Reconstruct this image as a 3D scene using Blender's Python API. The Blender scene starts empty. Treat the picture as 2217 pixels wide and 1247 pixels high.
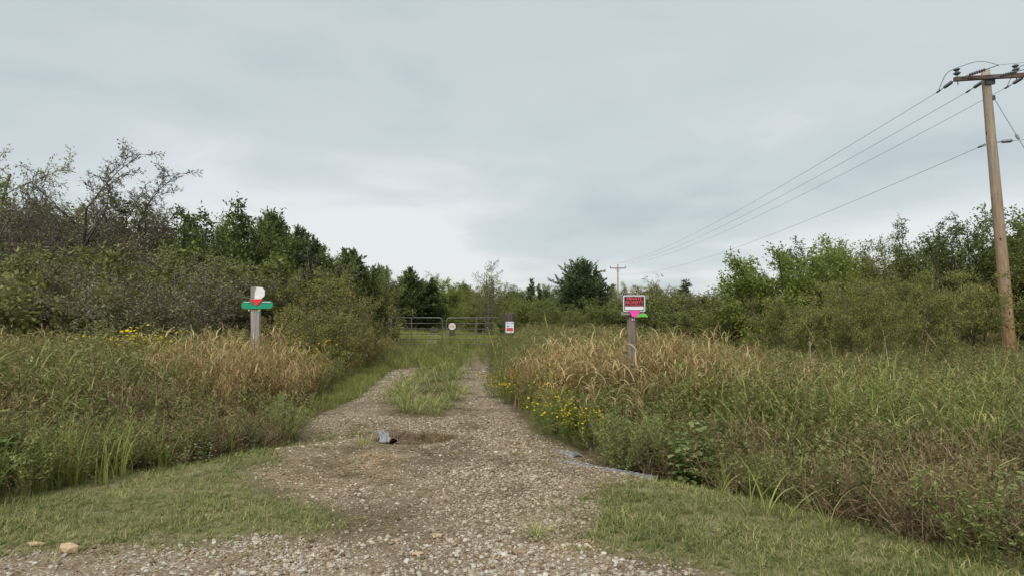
import bpy, math, random
import numpy as np
from mathutils import Vector, Matrix

SC = bpy.context.scene
COL = SC.collection
R = math.radians

# ---------------------------------------------------------------- camera, sky, sun, exposure
F_PX, CX, CY = 1500.0, 1108.5, 623.5
CAM_H = 1.6
PITCH = math.atan(56.5 / F_PX)
cam_d = bpy.data.cameras.new('camera')
cam_d.sensor_fit = 'HORIZONTAL'; cam_d.sensor_width = 36.0
cam_d.lens = 36.0 * F_PX / 2217.0
cam_d.clip_start = 0.05; cam_d.clip_end = 6000
cam = bpy.data.objects.new('camera', cam_d); COL.objects.link(cam)
cam.location = (0, 0, CAM_H); cam.rotation_euler = (R(90) + PITCH, 0, 0)
SC.camera = cam

SUN_EL, SUN_AZ = R(50), R(200)      # high soft sun behind the overcast, behind the viewer
EXPOSURE = 1.25
world = bpy.data.worlds.new('World'); SC.world = world
world.use_nodes = True
nt = world.node_tree; nt.nodes.clear()
def wn(t, **k):
    n = nt.nodes.new(t)
    for a, b in k.items(): setattr(n, a, b)
    return n
def wl(a, b): nt.links.new(a, b)
w_out = wn('ShaderNodeOutputWorld'); w_bg = wn('ShaderNodeBackground')
w_bg.inputs['Strength'].default_value = 0.1
sky = wn('ShaderNodeTexSky', sky_type='NISHITA'); sky.sun_disc = False
sky.sun_elevation = SUN_EL; sky.sun_rotation = SUN_AZ; sky.air_density = 1.0; sky.dust_density = 2.0
tc = wn('ShaderNodeTexCoord'); sep = wn('ShaderNodeSeparateXYZ'); wl(tc.outputs['Generated'], sep.inputs[0])
def wmath(op, a, b=None, clamp=False):
    n = wn('ShaderNodeMath', operation=op); n.use_clamp = clamp
    for i, v in enumerate((a, b)):
        if v is None: continue
        if isinstance(v, (int, float)): n.inputs[i].default_value = v
        else: wl(v, n.inputs[i])
    return n.outputs[0]
# the cloud deck: direction projected onto a layer overhead, so cloud banks flatten towards the horizon
zc = wmath('ADD', wmath('ABSOLUTE', sep.outputs['Z']), 0.16)
cu = wmath('DIVIDE', sep.outputs['X'], zc); cv = wmath('DIVIDE', sep.outputs['Y'], zc)
comb = wn('ShaderNodeCombineXYZ'); wl(cu, comb.inputs[0]); wl(cv, comb.inputs[1])
def wnoise(scale, loc, detail, rough, dist):
    mp = wn('ShaderNodeMapping'); wl(comb.outputs[0], mp.inputs[0]); mp.inputs['Location'].default_value = loc
    n = wn('ShaderNodeTexNoise'); wl(mp.outputs[0], n.inputs['Vector'])
    n.inputs['Scale'].default_value = scale; n.inputs['Detail'].default_value = detail
    n.inputs['Roughness'].default_value = rough; n.inputs['Distortion'].default_value = dist
    return n.outputs['Fac']
n1 = wnoise(0.55, (-4.5, 2.9, 3.0), 3.0, 0.45, 0.5)
n2 = wnoise(1.5, (0.0, 0.0, 0.0), 5.0, 0.5, 0.4)
mixn = wmath('ADD', wmath('MULTIPLY', n1, 0.62), wmath('MULTIPLY', n2, 0.38))
# thinner, brighter deck low down where one looks under the cloud base
low = wmath('MULTIPLY', wmath('SUBTRACT', 1.0, wmath('DIVIDE', wmath('ABSOLUTE', sep.outputs['Z']), 0.26), True), 0.22)
fac = wmath('ADD', mixn, low)
ramp = wn('ShaderNodeValToRGB'); wl(fac, ramp.inputs[0])
cr = ramp.color_ramp; cr.interpolation = 'EASE'
cr.elements[0].position = 0.34; cr.elements[0].color = (0.450, 0.515, 0.540, 1)
cr.elements[1].position = 0.70; cr.elements[1].color = (0.740, 0.760, 0.765, 1)
e = cr.elements.new(0.50); e.color = (0.550, 0.606, 0.625, 1)
gain = wn('ShaderNodeMix', data_type='RGBA', blend_type='MULTIPLY'); gain.inputs['Factor'].default_value = 1
wl(ramp.outputs[0], gain.inputs['A']); g10 = 10.0 * 1.08 / 2 ** EXPOSURE
gain.inputs['B'].default_value = (g10, g10, g10, 1)
mixw = wn('ShaderNodeMix', data_type='RGBA'); mixw.inputs['Factor'].default_value = 0.95
wl(sky.outputs[0], mixw.inputs['A']); wl(gain.outputs['Result'], mixw.inputs['B'])
wl(mixw.outputs['Result'], w_bg.inputs['Color']); wl(w_bg.outputs[0], w_out.inputs['Surface'])

sun_d = bpy.data.lights.new('sun', 'SUN'); sun_d.energy = 1.5; sun_d.angle = R(40); sun_d.color = (1.0, 0.965, 0.91)
sun = bpy.data.objects.new('sun', sun_d); COL.objects.link(sun)
sdir = Vector((math.sin(SUN_AZ) * math.cos(SUN_EL), math.cos(SUN_AZ) * math.cos(SUN_EL), math.sin(SUN_EL)))
sun.rotation_euler = sdir.to_track_quat('Z', 'Y').to_euler()
sun.location = (0, -5, 30)

vs = SC.view_settings
vs.view_transform = 'Standard'; vs.look = 'None'; vs.gamma = 1.0; vs.exposure = EXPOSURE
vs.use_curve_mapping = False
SC.render.engine = 'CYCLES'
cy = SC.cycles
cy.use_denoising = True
try: cy.denoiser = 'OPENIMAGEDENOISE'
except Exception: pass
cy.max_bounces = 6; cy.diffuse_bounces = 3; cy.glossy_bounces = 2; cy.transmission_bounces = 4; cy.transparent_max_bounces = 4
cy.caustics_reflective = False; cy.caustics_refractive = False
cy.use_adaptive_sampling = True; cy.adaptive_threshold = 0.01
SC.render.filter_size = 1.1

# ---------------------------------------------------------------- survey helpers
def ray(px, py):
    u = (px - CX) / F_PX; v = (CY - py) / F_PX; c, s = math.cos(PITCH), math.sin(PITCH)
    return Vector((u, c - v * s, s + v * c))
def P(px, py, depth):                     # the point at that depth
    d = ray(px, py); t = depth / d.y
    return Vector((d.x * t, depth, CAM_H + d.z * t))
def G(px, py):                            # where the line of sight meets level ground
    d = ray(px, py); t = -CAM_H / d.z
    return (d.x * t, d.y * t)
def XD(px, depth): return (px - CX) / F_PX * depth

# ---------------------------------------------------------------- numeric helpers
def vnoise(x, y, seed=0):
    x = np.asarray(x, float); y = np.asarray(y, float)
    xi = np.floor(x).astype(np.int64); yi = np.floor(y).astype(np.int64)
    fx = x - xi; fy = y - yi
    fx = fx * fx * (3 - 2 * fx); fy = fy * fy * (3 - 2 * fy)
    def h(a, b):
        n = (a * 374761393 + b * 668265263 + seed * 1442695041) & 0x7fffffff
        n = ((n ^ (n >> 13)) * 1274126177) & 0x7fffffff
        return ((n ^ (n >> 16)) & 0xffff) / 65535.0
    return (h(xi, yi) * (1 - fx) + h(xi + 1, yi) * fx) * (1 - fy) + (h(xi, yi + 1) * (1 - fx) + h(xi + 1, yi + 1) * fx) * fy
def fbm(x, y, seed=0, oct=3):
    s = 0; a = 0.5; tot = 0
    for i in range(oct):
        s = s + a * vnoise(np.asarray(x) * 2 ** i, np.asarray(y) * 2 ** i, seed + i * 17); tot += a; a *= 0.5
    return s / tot
def inpoly(x, y, poly):
    x = np.asarray(x, float); y = np.asarray(y, float)
    c = np.zeros(x.shape, bool); n = len(poly)
    for i in range(n):
        x0, y0 = poly[i]; x1, y1 = poly[(i + 1) % n]
        if y0 == y1: continue
        m = ((y0 > y) != (y1 > y)) & (x < (x1 - x0) * (y - y0) / (y1 - y0) + x0)
        c ^= m
    return c
def segdist(x, y, line):
    x = np.asarray(x, float); y = np.asarray(y, float)
    best = np.full(x.shape, 1e9)
    for (x0, y0), (x1, y1) in zip(line[:-1], line[1:]):
        dx, dy = x1 - x0, y1 - y0
        t = np.clip(((x - x0) * dx + (y - y0) * dy) / max(dx * dx + dy * dy, 1e-9), 0, 1)
        best = np.minimum(best, np.hypot(x - x0 - t * dx, y - y0 - t * dy))
    return best
def softpoly(x, y, poly, rad=0.12, wob=0.18, seed=3):
    rng = np.random.default_rng(seed); s = 0; k = 12
    wx = (fbm(x * 2.2, y * 2.2, seed + 5) - .5) * 2 * wob; wy = (fbm(x * 2.2, y * 2.2, seed + 9) - .5) * 2 * wob
    for i in range(k):
        a = rng.uniform(0, 6.28); r = rad * math.sqrt(rng.uniform())
        s = s + inpoly(x + wx + r * math.cos(a), y + wy + r * math.sin(a), poly)
    return s / k

# ---------------------------------------------------------------- the plan of the place (metres)
GRAVEL = [(-14, 2.0), (-9, 4.15)] + [G(*p) for p in ((0, 1188), (200, 1186), (430, 1172), (600, 1165), (740, 1150), (770, 1115), (690, 1085), (590, 1062),
          (560, 1040), (575, 1000), (600, 950), (672, 905), (758, 870), (797, 845), (824, 820), (842, 802), (890, 796), (1000, 796), (1045, 790),
          (1052, 805), (1062, 828), (1074, 850), (1098, 880), (1128, 910), (1168, 945), (1245, 970), (1390, 1012), (1400, 1030), (1335, 1060), (1275, 1100), (1270, 1150), (1300, 1185), (1410, 1216), (1560, 1245))] + [(2.2, 3.2), (2.6, 2.0)]
STRIP = [G(*p) for p in ((838, 872), (850, 893), (905, 905), (965, 895), (1000, 872), (1005, 845), (1015, 808), (1008, 785), (930, 785), (890, 812), (850, 842))]
TRACK_R = [G(*p) for p in ((1005, 800), (1048, 800), (1040, 772), (1032, 755), (1012, 755), (1008, 775))]
TRACK_L = [G(*p) for p in ((838, 802), (890, 802), (905, 785), (880, 782))]
FAR_TRACK = [G(*p) for p in ((905, 752), (955, 752), (958, 730), (952, 712), (938, 706), (928, 712), (922, 730))]
HOLE = G(880, 950)
LAWN_L = [(-14, 2.2), (-14, 6.0)] + [G(*p) for p in ((-60, 1070), (0, 1055), (120, 1035), (250, 1010), (400, 980), (560, 952), (640, 908), (660, 900),
          (600, 950), (575, 1000), (560, 1040), (590, 1062), (690, 1085), (770, 1115), (740, 1150), (600, 1168), (430, 1178), (200, 1192), (0, 1195))] + [(-9, 4.1)]
LAWN_R = [(2.6, 2.0), (2.2, 3.2)] + [G(*p) for p in ((1560, 1245), (1410, 1216), (1300, 1185), (1270, 1150), (1275, 1100), (1335, 1060), (1400, 1025), (1480, 1010), (1600, 1025),
          (1680, 1055), (1800, 1095), (1950, 1135), (2100, 1180), (2230, 1220))] + [(4.6, 3.4), (9, 1.0), (9, -1), (3, 0)]
EDGE_L = [(-16, 5.2)] + [G(*p) for p in ((-60, 1108), (0, 1092), (120, 1072), (250, 1042), (400, 1004), (560, 968), (630, 908), (705, 862), (780, 812), (830, 788), (862, 770))] + [(-5.6, 31.5)]
EDGE_R = [(16, -2.5), (8.5, 1.2), (4.15, 3.6)] + [G(*p) for p in ((2130, 1240), (2050, 1208), (1900, 1160), (1760, 1118), (1640, 1074), (1560, 1036), (1450, 1005), (1330, 985), (1210, 950), (1150, 912), (1108, 874), (1080, 845), (1062, 815), (1050, 780))] + [(-1.0, 31.5)]
WEEDS_L = EDGE_L + [(-6.2, 33.2), (-6.5, 45), (-46, 45), (-46, 12), (-18, 6)]
WEEDS_R = EDGE_R + [(-0.3, 33.5), (2.0, 46), (44, 46), (44, 5), (17, 0)]
DITCH_R = [(1.35, 8.1), (2.0, 7.2), (2.9, 6.3), (4.4, 5.0), (7, 3.3), (16, -1.2)]
DITCH_L = [(-3.0, 9.4), (-3.9, 8.2), (-5.2, 7.2), (-8, 6.1), (-16, 5.6)]
PIPE_A = Vector((-1.78, 9.02, 0)); PIPE_B = Vector((1.62, 7.22, 0))

def H(x, y):
    x = np.asarray(x, float); y = np.asarray(y, float)
    h = (fbm(x * .35, y * .35, 11) - .5) * .10 + (fbm(x * 1.7, y * 1.7, 23) - .5) * .035
    near = np.clip((30 - np.hypot(x, y)) / 10, 0, 1)
    h = h * near + (1 - near) * (fbm(x * .03, y * .03, 41) - .5) * .5 * np.clip((np.hypot(x, y) - 20) / 40, 0, 1)
    h = h - .22 * np.exp(-(segdist(x, y, DITCH_R) / .55) ** 2) * near - .20 * np.exp(-(segdist(x, y, DITCH_L) / .6) ** 2) * near
    dx, dy = x - HOLE[0], y - HOLE[1]
    h = h - .10 * np.exp(-((dx / .42) ** 2 + (dy / .26) ** 2) ** 1.6) - .34 * np.exp(-(((dx + .10) / .17) ** 2 + ((dy + .03) / .13) ** 2) ** 2)
    return h
def Hs(x, y): return float(H(np.array([x]), np.array([y]))[0])

# ---------------------------------------------------------------- object helpers
def tag(o, label=None, cat=None, group=None, kind=None):
    if label: o['label'] = label
    if cat: o['category'] = cat
    if group: o['group'] = group
    if kind: o['kind'] = kind
    return o
def link(name, data, parent=None, loc=None, rot=None, scale=None):
    o = bpy.data.objects.new(name, data); COL.objects.link(o)
    if parent is not None: o.parent = parent
    if loc is not None: o.location = loc
    if rot is not None: o.rotation_euler = rot
    if scale is not None: o.scale = scale if hasattr(scale, '__len__') else (scale,) * 3
    return o
def empty(name, loc=(0, 0, 0), rz=0.0, scale=1.0):
    o = link(name, None, None, loc, (0, 0, rz), scale); o.empty_display_size = .2
    return o

def quick_mesh(name, V, Fq, mats, tint=None, midx=None, smooth=False):
    """V (N,3); Fq list of index lists or an (M,k) array"""
    me = bpy.data.meshes.new(name)
    V = np.asarray(V, np.float32)
    me.vertices.add(len(V)); me.vertices.foreach_set('co', V.ravel())
    if isinstance(Fq, np.ndarray):
        M, k = Fq.shape; li = Fq.ravel().astype(np.int32); st = np.arange(M, dtype=np.int32) * k
    else:
        ln = np.array([len(f) for f in Fq], np.int32); li = np.array([i for f in Fq for i in f], np.int32)
        st = np.concatenate(([0], np.cumsum(ln)[:-1])).astype(np.int32) if len(ln) else np.zeros(0, np.int32); M = len(ln)
    me.loops.add(len(li)); me.loops.foreach_set('vertex_index', li)
    me.polygons.add(M); me.polygons.foreach_set('loop_start', st)
    for m in mats: me.materials.append(m)
    if midx is not None: me.polygons.foreach_set('material_index', np.asarray(midx, np.int32))
    me.polygons.foreach_set('use_smooth', np.full(M, smooth))
    if tint is not None:
        a = me.attributes.new('tint', 'FLOAT', 'POINT'); a.data.foreach_set('value', np.asarray(tint, np.float32))
    me.update(calc_edges=True); me.validate()
    return me

class MB:
    def __init__(s): s.v = []; s.f = []; s.t = []; s.m = []; s.tint = .5; s.mat = 0
    def vert(s, p, t=None): s.v.append((p[0], p[1], p[2])); s.t.append(s.tint if t is None else t); return len(s.v) - 1
    def face(s, *i): s.f.append(i); s.m.append(s.mat)
    def box(s, c, size, M=None):
        hx, hy, hz = size[0] / 2, size[1] / 2, size[2] / 2; b = len(s.v)
        for z in (-hz, hz):
            for y in (-hy, hy):
                for x in (-hx, hx):
                    p = Vector((x, y, z))
                    if M is not None: p = M @ p
                    s.vert(p + Vector(c))
        for f in ((0, 2, 3, 1), (4, 5, 7, 6), (0, 1, 5, 4), (2, 6, 7, 3), (0, 4, 6, 2), (1, 3, 7, 5)): s.face(*[b + i for i in f])
    def tube(s, pts, radii, n=6, cap=True):
        pts = [Vector(p) for p in pts]; k = len(pts); b = len(s.v)
        if not hasattr(radii, '__len__'): radii = [radii] * k
        up = None
        for i in range(k):
            d = (pts[min(i + 1, k - 1)] - pts[max(i - 1, 0)])
            if d.length < 1e-9: d = Vector((0, 0, 1))
            d.normalize()
            if up is None: up = Vector((0, 0, 1)) if abs(d.z) < .9 else Vector((1, 0, 0))
            a = d.cross(up)
            if a.length < 1e-6: a = d.orthogonal()
            a.normalize(); up = a.cross(d).normalized(); c = up
            for j in range(n):
                an = 2 * math.pi * j / n
                s.vert(pts[i] + (a * math.cos(an) + c * math.sin(an)) * radii[i])
        for i in range(k - 1):
            for j in range(n):
                j2 = (j + 1) % n
                s.face(b + i * n + j, b + i * n + j2, b + (i + 1) * n + j2, b + (i + 1) * n + j)
        if cap:
            s.face(*[b + j for j in reversed(range(n))]); s.face(*[b + (k - 1) * n + j for j in range(n)])
    def prism(s, outline, M, th):
        """outline: (x, z) points, counter-clockwise seen from the front (-y); th is the thickness along y"""
        n = len(outline); b = len(s.v)
        for y in (-th / 2, th / 2):
            for (x, z) in outline: s.vert(M @ Vector((x, y, z)))
        s.face(*[b + i for i in range(n)]); s.face(*[b + n + i for i in reversed(range(n))])
        for i in range(n):
            j = (i + 1) % n; s.face(b + j, b + i, b + n + i, b + n + j)
    def blade(s, p, az, L, w, lean, curl, nseg=4, tint=None, curl2=0.0, twist=0.0):
        t0 = s.tint if tint is None else tint
        ca, sa = math.cos(az), math.sin(az); x, y, z = p; th = lean; b = len(s.v); st = L / nseg
        for i in range(nseg + 1):
            f = i / nseg; ww = w * .5 * ((1 - f) ** .7) * (1 if i else .7)
            aa = az + math.pi / 2 + twist * f; sx, sy = math.cos(aa) * ww, math.sin(aa) * ww
            if i < nseg: s.vert((x - sx, y - sy, z), t0); s.vert((x + sx, y + sy, z), t0)
            else: s.vert((x, y, z), t0)
            x += math.sin(th) * ca * st; y += math.sin(th) * sa * st; z += math.cos(th) * st
            th += (curl + curl2 * f) / nseg
        for i in range(nseg - 1): s.face(b + 2 * i, b + 2 * i + 1, b + 2 * i + 3, b + 2 * i + 2)
        i = nseg - 1; s.face(b + 2 * i, b + 2 * i + 1, b + 2 * i + 2)
    def leaf(s, p, d, nrm, L, w, tint=None):
        t0 = s.tint if tint is None else tint
        d = Vector(d).normalized(); sd = d.cross(Vector(nrm))
        if sd.length < 1e-4: sd = d.orthogonal()
        sd.normalize(); p = Vector(p); m = p + d * L * .42; b = len(s.v)
        s.vert(p, t0); s.vert(m + sd * w * .5, t0); s.vert(p + d * L, t0); s.vert(m - sd * w * .5, t0)
        s.face(b, b + 1, b + 2, b + 3)
    def round_leaf(s, p, d, nrm, L, w, tint=None):
        t0 = s.tint if tint is None else tint
        d = Vector(d).normalized(); n = Vector(nrm); sd = d.cross(n)
        if sd.length < 1e-4: sd = d.orthogonal()
        sd.normalize(); n = sd.cross(d); p = Vector(p); b = len(s.v)
        for (f, g, u) in ((0, 0, 0), (.2, .42, .05), (.55, .5, .08), (1, 0, -.05), (.55, -.5, .08), (.2, -.42, .05)):
            s.vert(p + d * L * f + sd * w * g + n * L * u, t0)
        s.face(b, b + 1, b + 2, b + 3); s.face(b, b + 3, b + 4, b + 5)
    def ribbon(s, p0, p1, w, tint=None):
        t0 = s.tint if tint is None else tint
        p0 = Vector(p0); p1 = Vector(p1); d = p1 - p0
        sd = d.cross(Vector((random.uniform(-1, 1), random.uniform(-1, 1), .2)))
        if sd.length < 1e-6: sd = d.orthogonal()
        sd = sd.normalized() * w * .5; b = len(s.v)
        s.vert(p0 - sd, t0); s.vert(p0 + sd, t0); s.vert(p1 + sd * .5, t0); s.vert(p1 - sd * .5, t0)
        s.face(b, b + 1, b + 2, b + 3)
    def mesh(s, name, mats, smooth=False):
        return quick_mesh(name, s.v, s.f, mats if isinstance(mats, (list, tuple)) else [mats], s.t, s.m, smooth)
    def build(s, name, mats, parent=None, loc=None, rot=None, smooth=False):
        return link(name, s.mesh(name, mats, smooth), parent, loc, rot)

# ---------------------------------------------------------------- materials
def new_mat(name):
    m = bpy.data.materials.new(name); m.use_nodes = True; t = m.node_tree; t.nodes.clear()
    out = t.nodes.new('ShaderNodeOutputMaterial')
    return m, t, out
def mixshade(t, fac, a, b):
    n = t.nodes.new('ShaderNodeMixShader'); n.inputs[0].default_value = fac
    t.links.new(a, n.inputs[1]); t.links.new(b, n.inputs[2]); return n.outputs[0]
def stops(t, fac, cols):
    r = t.nodes.new('ShaderNodeValToRGB'); t.links.new(fac, r.inputs[0]); c = r.color_ramp
    while len(c.elements) > 1: c.elements.remove(c.elements[-1])
    c.elements[0].position = cols[0][0]; c.elements[0].color = (*cols[0][1], 1)
    for p, col in cols[1:]:
        e = c.elements.new(p); e.color = (*col, 1)
    return r.outputs[0]
LEAF = (1.50, 1.48, 1.10)      # leaf colours below are reflectance only; this adds the transmitted share
def leafmat(name, cols, trans=.3, rough=.6, spec=.2, w_rand=.45, noise=0.0, nscale=.6, ns_tree=0):
    """leaf colour runs over cols by the leaf's own tint and the plant's random number"""
    m, t, out = new_mat(name); N = t.nodes.new; L = t.links.new
    at = N('ShaderNodeAttribute'); at.attribute_name = 'tint'
    oi = N('ShaderNodeObjectInfo')
    a = N('ShaderNodeMath'); a.operation = 'MULTIPLY'; L(at.outputs['Fac'], a.inputs[0]); a.inputs[1].default_value = 1 - w_rand
    b = N('ShaderNodeMath'); b.operation = 'MULTIPLY_ADD'; L(oi.outputs['Random'], b.inputs[0]); b.inputs[1].default_value = w_rand; L(a.outputs[0], b.inputs[2])
    fac = b.outputs[0]
    if noise:
        g = N('ShaderNodeNewGeometry'); nz = N('ShaderNodeTexNoise'); L(g.outputs['Position'], nz.inputs['Vector'])
        nz.inputs['Scale'].default_value = nscale; nz.inputs['Detail'].default_value = 2
        c = N('ShaderNodeMath'); c.operation = 'SUBTRACT'; L(nz.outputs['Fac'], c.inputs[0]); c.inputs[1].default_value = .5
        d = N('ShaderNodeMath'); d.operation = 'MULTIPLY_ADD'; L(c.outputs[0], d.inputs[0]); d.inputs[1].default_value = noise * 2; L(fac, d.inputs[2]); d.use_clamp = True
        fac = d.outputs[0]
    if ns_tree: cols = [(q, tuple(v * ns_tree for v in c)) for q, c in cols]
    cols = [(q, (min(c[0] * LEAF[0], .8), min(c[1] * LEAF[1], .8), min(c[2] * LEAF[2], .8))) for q, c in cols]
    col = stops(t, fac, cols)
    p = N('ShaderNodeBsdfPrincipled'); L(col, p.inputs['Base Color']); p.inputs['Roughness'].default_value = rough; p.inputs['Specular IOR Level'].default_value = spec
    tr = N('ShaderNodeBsdfTranslucent')
    L(col, tr.inputs['Color'])
    L(mixshade(t, min(trans * 1.35, .5), p.outputs[0], tr.outputs[0]), out.inputs[0])
    return m
def plain(name, col, rough=.6, spec=.3, metal=0.0, var=None, vscale=8.0, vdetail=4.0, stretch=(1, 1, 1), bump=0.0, coord='Object'):
    m, t, out = new_mat(name); N = t.nodes.new; L = t.links.new
    p = N('ShaderNodeBsdfPrincipled'); p.inputs['Roughness'].default_value = rough; p.inputs['Specular IOR Level'].default_value = spec; p.inputs['Metallic'].default_value = metal
    p.inputs['Base Color'].default_value = (*col, 1)
    if var:
        tcx = N('ShaderNodeTexCoord'); mp = N('ShaderNodeMapping'); L(tcx.outputs[coord], mp.inputs[0]); mp.inputs['Scale'].default_value = stretch
        nz = N('ShaderNodeTexNoise'); L(mp.outputs[0], nz.inputs['Vector']); nz.inputs['Scale'].default_value = vscale; nz.inputs['Detail'].default_value = vdetail; nz.inputs['Roughness'].default_value = .65
        L(stops(t, nz.outputs['Fac'], var), p.inputs['Base Color'])
        if bump:
            bp = N('ShaderNodeBump'); bp.inputs['Strength'].default_value = bump; bp.inputs['Distance'].default_value = .01
            L(nz.outputs['Fac'], bp.inputs['Height']); L(bp.outputs[0], p.inputs['Normal'])
    L(p.outputs[0], out.inputs[0]); return m

M = {}
M['dry'] = leafmat('dry_bluestem', [(.0, (.095, .055, .030)), (.3, (.165, .105, .058)), (.65, (.255, .185, .11)), (1, (.43, .365, .25))], .28, .55)
M['green'] = leafmat('tall_green_grass', [(.0, (.065, .082, .028)), (.45, (.138, .165, .058)), (.8, (.25, .265, .105)), (1, (.38, .35, .17))], .3, .5)
M['lawn'] = leafmat('mown_grass', [(.0, (.060, .085, .034)), (.35, (.115, .145, .060)), (.7, (.215, .215, .11)), (1, (.38, .345, .22))], .3, .55, w_rand=.25, noise=.30, nscale=1.3)
M['weed'] = leafmat('ragweed', [(.0, (.042, .056, .022)), (.5, (.116, .142, .058)), (1, (.25, .28, .135))], .28, .6)
M['olive'] = leafmat('olive_weed', [(.0, (.060, .058, .032)), (.5, (.155, .145, .072)), (1, (.28, .255, .145))], .28, .6)
M['dead'] = leafmat('dead_stems', [(.0, (.055, .038, .028)), (.5, (.13, .095, .070)), (1, (.26, .21, .16))], .1, .7)
M['broad'] = leafmat('broad_leaf', [(.0, (.075, .105, .050)), (.5, (.135, .175, .085)), (1, (.25, .28, .155))], .3, .5)
M['sage'] = leafmat('sage_leaf', [(.0, (.10, .125, .055)), (.5, (.18, .21, .10)), (1, (.29, .315, .17))], .3, .6, w_rand=.25)
M['sage_blue'] = leafmat('blue_sage_leaf', [(.0, (.055, .080, .050)), (.5, (.105, .135, .085)), (1, (.17, .20, .135))], .3, .6, w_rand=.25)
M['tuft'] = leafmat('arching_grass', [(.0, (.10, .12, .045)), (.5, (.20, .22, .095)), (1, (.36, .36, .20))], .3, .5, w_rand=.3)
M['yellow_tuft'] = leafmat('yellow_green_grass', [(.0, (.16, .17, .04)), (1, (.32, .30, .07))], .35, .5)
M['petal'] = leafmat('yellow_petal', [(.0, (.36, .24, .015)), (1, (.48, .38, .02))], .25, .6, w_rand=.2)
M['flowergreen'] = leafmat('broomweed_green', [(.0, (.065, .085, .03)), (1, (.13, .16, .05))], .25, .6, w_rand=.2)
M['field'] = leafmat('field_grass', [(.0, (.095, .118, .042)), (.6, (.16, .178, .066)), (1, (.26, .25, .115))], .3, .55, noise=.3, nscale=.25)
M['straw'] = leafmat('straw', [(.0, (.07, .052, .036)), (.5, (.13, .105, .075)), (1, (.24, .205, .15))], .15, .65)
M['stalk'] = leafmat('pale_stalk', [(.0, (.26, .20, .11)), (1, (.46, .39, .23))], .15, .6)
# trees
M['bark'] = plain('bark', (.10, .08, .06), .9, .1, var=[(.3, (.055, .045, .036)), (.7, (.15, .125, .10))], vscale=14, stretch=(1, 1, .3), bump=.5)
M['twig'] = plain('grey_twig', (.13, .115, .10), .9, .1, var=[(.3, (.085, .075, .065)), (.7, (.18, .16, .14))], vscale=9)
def tm(k, a, b, c, trans=.25, noise=.28, ns=.7): M[k] = leafmat(k, [(.0, a), (.5, b), (1, c)], trans, .55, .3, w_rand=.25, noise=noise, nscale=ns, ns_tree=1.22)
tm('cedar', (.022, .034, .015), (.042, .058, .024), (.075, .090, .036), .12)
tm('cedar_blue', (.024, .040, .024), (.045, .065, .036), (.075, .098, .055), .12)
tm('darkleaf', (.030, .045, .018), (.055, .075, .028), (.095, .115, .045))
tm('bright', (.060, .080, .020), (.105, .132, .034), (.17, .195, .058), .38)
tm('oliveleaf', (.068, .076, .024), (.115, .122, .040), (.18, .175, .066), .33)
tm('locust', (.080, .088, .028), (.138, .145, .050), (.215, .215, .085), .36)
tm('pale', (.080, .085, .036), (.125, .13, .056), (.19, .19, .09), .35)
tm('brownleaf', (.060, .054, .035), (.105, .095, .060), (.155, .142, .090), .25)
tm('goldleaf', (.078, .074, .026), (.138, .130, .046), (.21, .195, .078), .33)
tm('greyleaf', (.075, .078, .048), (.12, .12, .075), (.17, .165, .11), .25)
tm('midgreen', (.050, .064, .022), (.092, .108, .036), (.15, .165, .060), .33)

# ---------------------------------------------------------------- ground sheet
def axis(lo, hi, step, far, grow=1.13):
    a = list(np.arange(lo, hi + 1e-6, step)); s = step
    while a[-1] < far: s *= grow; a.append(a[-1] + s)
    s = step
    while a[0] > -far: s *= grow; a.insert(0, a[0] - s)
    return np.array(a)
gx = axis(-6.5, 6.5, .07, 1800); gy = axis(3.2, 15, .07, 1800, 1.07)
gy = gy[(gy > -400)]
XX, YY = np.meshgrid(gx, gy); fx, fy = XX.ravel(), YY.ravel()
ZZ = H(fx, fy)
nx, ny = len(gx), len(gy)
ii, jj = np.meshgrid(np.arange(nx - 1), np.arange(ny - 1)); b0 = (jj * nx + ii).ravel()
quads = np.stack([b0, b0 + 1, b0 + nx + 1, b0 + nx], 1)

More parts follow.
